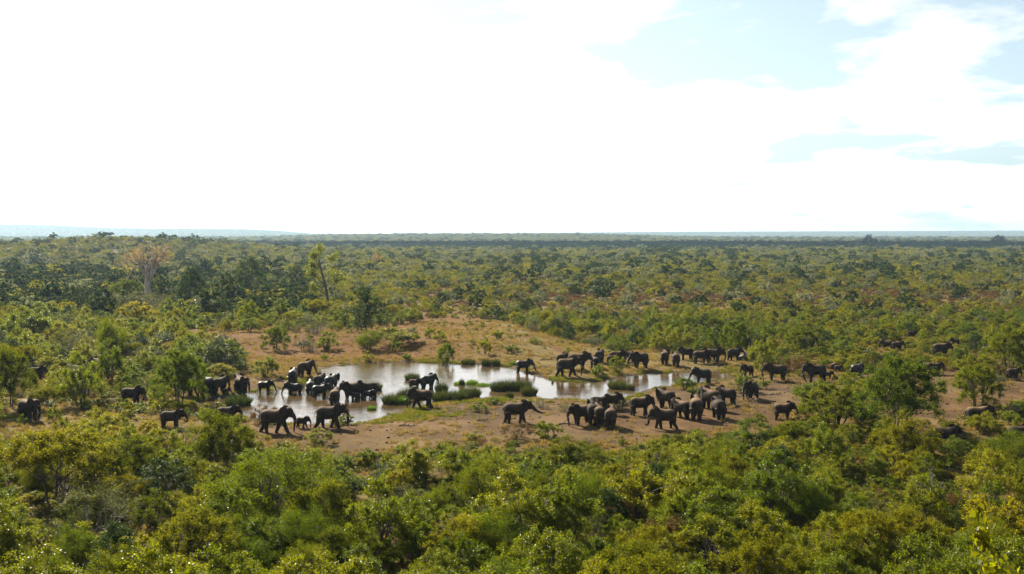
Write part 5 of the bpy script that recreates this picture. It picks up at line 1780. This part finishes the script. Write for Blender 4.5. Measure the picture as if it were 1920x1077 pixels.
# ==MARK_FAR==
def build_far_bush():
    r = np.random.default_rng(5)
    kinds = ['mopane', 'thorn', 'bright', 'spray', 'dark', 'shrub', 'grey', 'rust', 'silver']
    # detailed ones that were past the count of single objects
    protos = []; first = {}; dims = {}
    for k in kinds:
        first[k] = len(protos)
        for v in PL[k]:
            protos.append(joined(v, 'near')); dims[len(protos) - 1] = (v['w'], v['h'])
    nk = {k: len(PL[k]) for k in kinds}
    P, rot, scl, idx = [], [], [], []
    for (x, y, kind, W, H) in REST:
        j = first[kind] + int(r.integers(0, nk[kind])); w, h = dims[j]
        P.append((x, y, h1(x, y) - .03)); rot.append((0, 0, r.uniform(0, 6.28))); scl.append((W / w, W / w, H / h)); idx.append(j)
    # low undergrowth that closes the thickets
    X = r.uniform(-130, 130, 60000); Y = 46 + r.uniform(0, 1, 60000) ** .75 * 190
    m = np.abs(X) < .6 * Y
    X, Y = X[m], Y[m]
    py = 538.5 + (441 - 538.5) + FPX * 21.7 / Y
    s_ = pond_sdf(X, Y); sn = poly_sdf(C_NEAR, X, Y); sr = poly_sdf(C_RIGHT, X, Y); sf = poly_sdf(C_FAR, X, Y); sl = poly_sdf(C_LEFT, X, Y)
    px = 960 + FPX * X / Y
    aa = wave(X, Y, 22, 91)
    dn = np.where(py > 850, .48, .12) + .18 * aa
    ok = (s_ > 3) & (sn > .8) & (sr > .6) & (sf > 0) & (sl > .5) & (r.uniform(0, 1, len(X)) < dn)
    und = ['shrub', 'mopane', 'bright', 'rust', 'thorn', 'grey']
    for x, y, q in zip(X[ok], Y[ok], r.uniform(0, 1, ok.sum())):
        W = r.uniform(.9, 2.1); H = r.uniform(.45, 1.05)
        hid = False
        for (x0, x1, t, b, ey, deep, s, ex) in ELBOX:
            if abs(x - ex) < 1.5 * s and abs(y - ey) < 1.3: hid = True; break
        if hid: continue
        k = 'shrub' if q < .45 else 'mopane' if q < .6 else 'bright' if q < .74 else 'thorn' if q < .86 else 'rust' if q < .94 else 'grey'
        j = first[k] + int(r.integers(0, nk[k])); w, h = dims[j]
        P.append((x, y, h1(x, y) - .03)); rot.append((0, 0, r.uniform(0, 6.28))); scl.append((W / w, W / w, H / h)); idx.append(j)
    print('undergrowth', ok.sum())
    if P:
        scatter('bushveld', protos, P, rot, scl, idx)
    # simpler prototypes with larger leaves for the plain
    P2 = []; L2 = {}

    def fp(key, **k):
        v = plant(**k); P2.append(joined(v, 'mid')); L2.setdefault(key, []).append((len(P2) - 1, v['w'], v['h']))
    for s in range(3):
        fp('mopane', seed=500 + s, kind='mopane', w=4, h=2.8, nleaf=2100, leaf=.25, stems=3, clumps=20, bare=.18, shape='dome', crown_mat='far_mopane', twigs=6, clump_r=.19)
    for s in range(2):
        fp('thorn', seed=510 + s, kind='thorn', w=4, h=2.8, nleaf=2200, leaf=.25, stems=3, clumps=22, bare=.2, shape='dome', crown_mat='thorn', twigs=6, aspect=.45)
        fp('bright', seed=520 + s, kind='bright', w=4, h=2.8, nleaf=2000, leaf=.25, stems=3, clumps=20, bare=.08, shape='round', crown_mat='bright', twigs=6)
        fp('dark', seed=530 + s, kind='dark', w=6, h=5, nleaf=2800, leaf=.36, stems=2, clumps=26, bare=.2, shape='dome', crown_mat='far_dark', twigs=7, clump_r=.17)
        fp('silver', seed=540 + s, kind='silver', w=6, h=5, nleaf=2400, leaf=.34, stems=2, clumps=26, bare=.3, shape='dome', crown_mat='far_silver', twigs=6, clump_r=.17)
        fp('rust', seed=550 + s, kind='rust', w=4, h=1.9, nleaf=1500, leaf=.25, stems=2, clumps=18, bare=.08, shape='round', crown_mat='rust', twigs=6)
        fp('grey', seed=560 + s, kind='grey', w=4.5, h=3.0, nleaf=1900, leaf=.25, stems=2, clumps=20, bare=.2, shape='dome', crown_mat='grey', twigs=6)

    def field(d0, d1, sp, W0, tree_p, name, wid=.62, hs=1.0, sizej=.35, dens=.9, shade_band=None):
        xs_, ys_ = [], []
        y = d0
        while y < d1:
            n = int(2 * wid * y / sp)
            x = (np.arange(n) / n * 2 - 1) * wid * y + r.uniform(-.5, .5, n) * sp
            xs_.append(x); ys_.append(y + r.uniform(-.5, .5, n) * sp)
            y += sp * .92
        X = np.concatenate(xs_); Y = np.concatenate(ys_)
        u = X / Y
        keep = r.uniform(0, 1, len(X)) < dens - .15 * (wave(X, Y, 90, 61) > .2)
        X, Y = X[keep], Y[keep]; n = len(X)
        Z = height(X, Y)
        a = wave(X, Y, 70, 62); b = wave(X, Y * .5, 110, 63); c = wave(X, Y, 45, 64)
        # broad bands of different growth seen across the plain
        rustb = np.exp(-((Y - 340) / 95) ** 2) * (X > -30) * .55 + .05
        q = r.uniform(0, 1, n)
        kind = np.full(n, 'mopane', dtype=object)
        kind[q < .34 + .2 * b] = 'thorn'
        kind[q < .20 + .1 * c] = 'bright'
        kind[(q > .72) & (q < .86)] = 'grey'
        kind[(r.uniform(0, 1, n) < rustb + .55 * rustb * (a > .12))] = 'rust'
        kind[r.uniform(0, 1, n) < .07] = 'rust'
        tr = r.uniform(0, 1, n) < tree_p
        tk = r.uniform(0, 1, n)
        kind[tr] = np.where(tk[tr] < .45, 'dark', np.where(tk[tr] < .8, 'silver', 'mopane'))
        leftd = (X / Y < -.20) & (Y < 520)
        kind[leftd & (r.uniform(0, 1, n) < .55)] = 'dark'
        if shade_band:
            fm = (Y > shade_band[0] - 60 * (X / Y)) & (Y < shade_band[1]) & (X / Y > -.34 + .0001 * (shade_band[1] - Y))
            kind[fm & (r.uniform(0, 1, n) < .93)] = 'dark'  # darker trees here put the cloud's shadow band into the leaf colour too
        S = W0 * r.uniform(1 - sizej, 1 + sizej, n)
        S = np.where(kind == 'rust', S * .8, S)
        S = np.where(tr, S * 1.75, S)
        S = np.where(leftd, S * r.uniform(1.0, 1.9, n), S)
        idx = np.zeros(n, int); sc_ = np.zeros((n, 3))
        for k, lst in L2.items():
            m = np.where(kind == k)[0]
            ch = r.integers(0, len(lst), len(m))
            for t, (j, w, h) in enumerate(lst):
                mm = m[ch == t]
                idx[mm] = j
                hh = r.uniform(.8, 1.2, len(mm)) * hs
                sc_[mm, 0] = S[mm] / w; sc_[mm, 1] = S[mm] / w; sc_[mm, 2] = S[mm] / w * hh
        P = np.stack([X, Y, Z - .05], 1)
        rot = np.zeros((n, 3)); rot[:, 2] = r.uniform(0, 6.28, n)
        # keep clear of hand placed land marks
        ok = np.ones(n, bool)
        for (lx, ly, wp) in LANDBOX:
            if ly > d0 - 20:
                lw = wp * ly / FPX * .6
                ok &= np.hypot(X - lx, Y - ly) > lw
        # and of the line of sight to the foot of the baobab
        bx, by_, _ = ground_at(277, 551)
        ok &= ~((np.abs(X / Y - bx / by_) < .020) & (Y < by_ + 3) & (Y > by_ - 62))
        so = poly_sdf(C_ODD, X, Y) > 0
        ok &= so
        print(name, ok.sum())
        scatter(name, [p.copy() for p in P2], P[ok], rot[ok], sc_[ok], idx[ok])
    field(258, 470, 2.7, 2.6, .05, 'mid_bushland', dens=.64, hs=.78)
    field(470, 1000, 4.4, 4.3, .12, 'far_bushland', hs=.72, dens=.58)
    field(1000, 2700, 7.4, 7.2, .07, 'distant_bushland', hs=.62, dens=.66, shade_band=(1500, 2700))
    field(2700, 5600, 15, 11.5, .06, 'remote_woodland', wid=.60, hs=.42, dens=.9)
    field(9500, 13000, 60, 34, .0, 'horizon_woodland', wid=.58, hs=.35)


build_far_bush()


def build_grass():
    r = np.random.default_rng(8)
    dry = [bpy.data.objects.new('t', tuft_mesh('dry_tuft', 600 + i, 46, .42, .22, .022, 'dry_grass', .6)) for i in range(3)]
    grn = [bpy.data.objects.new('t', tuft_mesh('green_tuft', 610 + i, 50, .34, .30, .03, 'green_grass', .5)) for i in range(3)]
    X = r.uniform(-125, 125, 90000); Y = 60 + r.uniform(0, 1, 90000) ** .8 * 190
    m = np.abs(X) < .60 * Y
    X, Y = X[m], Y[m]
    s = pond_sdf(X, Y); sn = poly_sdf(C_NEAR, X, Y); sr = poly_sdf(C_RIGHT, X, Y); sf = poly_sdf(C_FAR, X, Y)
    a = wave(X, Y, 14, 71) + .6 * wave(X, Y, 5, 72)
    q = r.uniform(0, 1, len(X))
    dens = np.where(sf < 0, .65 * sstep(-.4, .3, a) * (.45 + .55 * sstep(-24, 0, X)), .75)
    dens = np.where(sn < 0, .05 + .30 * sstep(0, .5, a) + .5 * sstep(-3.5, 0, sn) * (Y < 104), dens)
    dens = np.where(sr < 0, .08, dens)
    dens = np.where((np.abs(X + 33) < 22) & (Y > 150) & (Y < 175) & (sf < 0), .8, dens)
    ok = (s > .7) & (q < dens)
    n = ok.sum(); P = np.stack([X[ok], Y[ok], height(X[ok], Y[ok])], 1)
    rot = np.c_[np.zeros((n, 2)), r.uniform(0, 6.28, n)]
    k = r.uniform(.6, 1.5, n)[:, None] * np.array([1.15, 1.15, 1])
    scatter('dry_grass', dry, P, rot, k, r.integers(0, 3, n))
    print('dry', n)
    # green fringe round the water
    X = r.uniform(-62, 48, 60000); Y = r.uniform(104, 184, 60000)
    s = pond_sdf(X, Y); a = wave(X, Y, 9, 81) + .5 * wave(X, Y, 3, 82)
    q = r.uniform(0, 1, len(X))
    d = np.exp(-((s - .8) / 1.0) ** 2) * sstep(-.25, .45, a) * 1.0 + .5 * np.exp(-((s - 2.5) / 1.6) ** 2) * sstep(.1, .6, a)
    gx, gy = flat_xy(790, 785)
    d += .9 * np.exp(-(((X - gx) / 4.5) ** 2 + ((Y - gy) / 2.6) ** 2))
    gx, gy = flat_xy(860, 757)
    d += .9 * np.exp(-(((X - gx) / 8) ** 2 + ((Y - gy) / 1.6) ** 2))
    ok = (s > .05) & (q < d)
    n = ok.sum(); P = np.stack([X[ok], Y[ok], height(X[ok], Y[ok])], 1)
    rot = np.c_[np.zeros((n, 2)), r.uniform(0, 6.28, n)]
    k = r.uniform(.5, 1.25, n)[:, None] * np.ones(3)
    scatter('shore_grass', grn, P, rot, k, r.integers(0, 3, n))
    print('green', n)
    # droppings and pebbles
    st = []
    for i in range(3):
        st.append(bpy.data.objects.new('t', rock_mesh('dropping', 700 + i, (.34, .26, .22), 'dung')))
    for i in range(2):
        st.append(bpy.data.objects.new('t', rock_mesh('pebble', 710 + i, (.30, .22, .16), 'rock')))
    X = r.uniform(-90, 110, 24000); Y = r.uniform(86, 225, 24000)
    s = pond_sdf(X, Y)
    sn = poly_sdf(C_NEAR, X, Y); sr = poly_sdf(C_RIGHT, X, Y); sf = poly_sdf(C_FAR, X, Y)
    a = wave(X, Y, 7, 73)
    ok = (s > 1) & ((sn < 0) | (sr < 0) | (sf < 0)) & (r.uniform(0, 1, len(X)) < .16 + .5 * (a > .25))
    n = ok.sum(); P = np.stack([X[ok], Y[ok], height(X[ok], Y[ok]) + .02], 1)
    rot = np.c_[np.zeros((n, 2)), r.uniform(0, 6.28, n)]
    k = (r.uniform(.3, 1.0, n) ** 2 * 1.5)[:, None] * np.ones(3)
    scatter('droppings_and_pebbles', st, P, rot, k, r.integers(0, 5, n))
    print('litter', n)


build_grass()
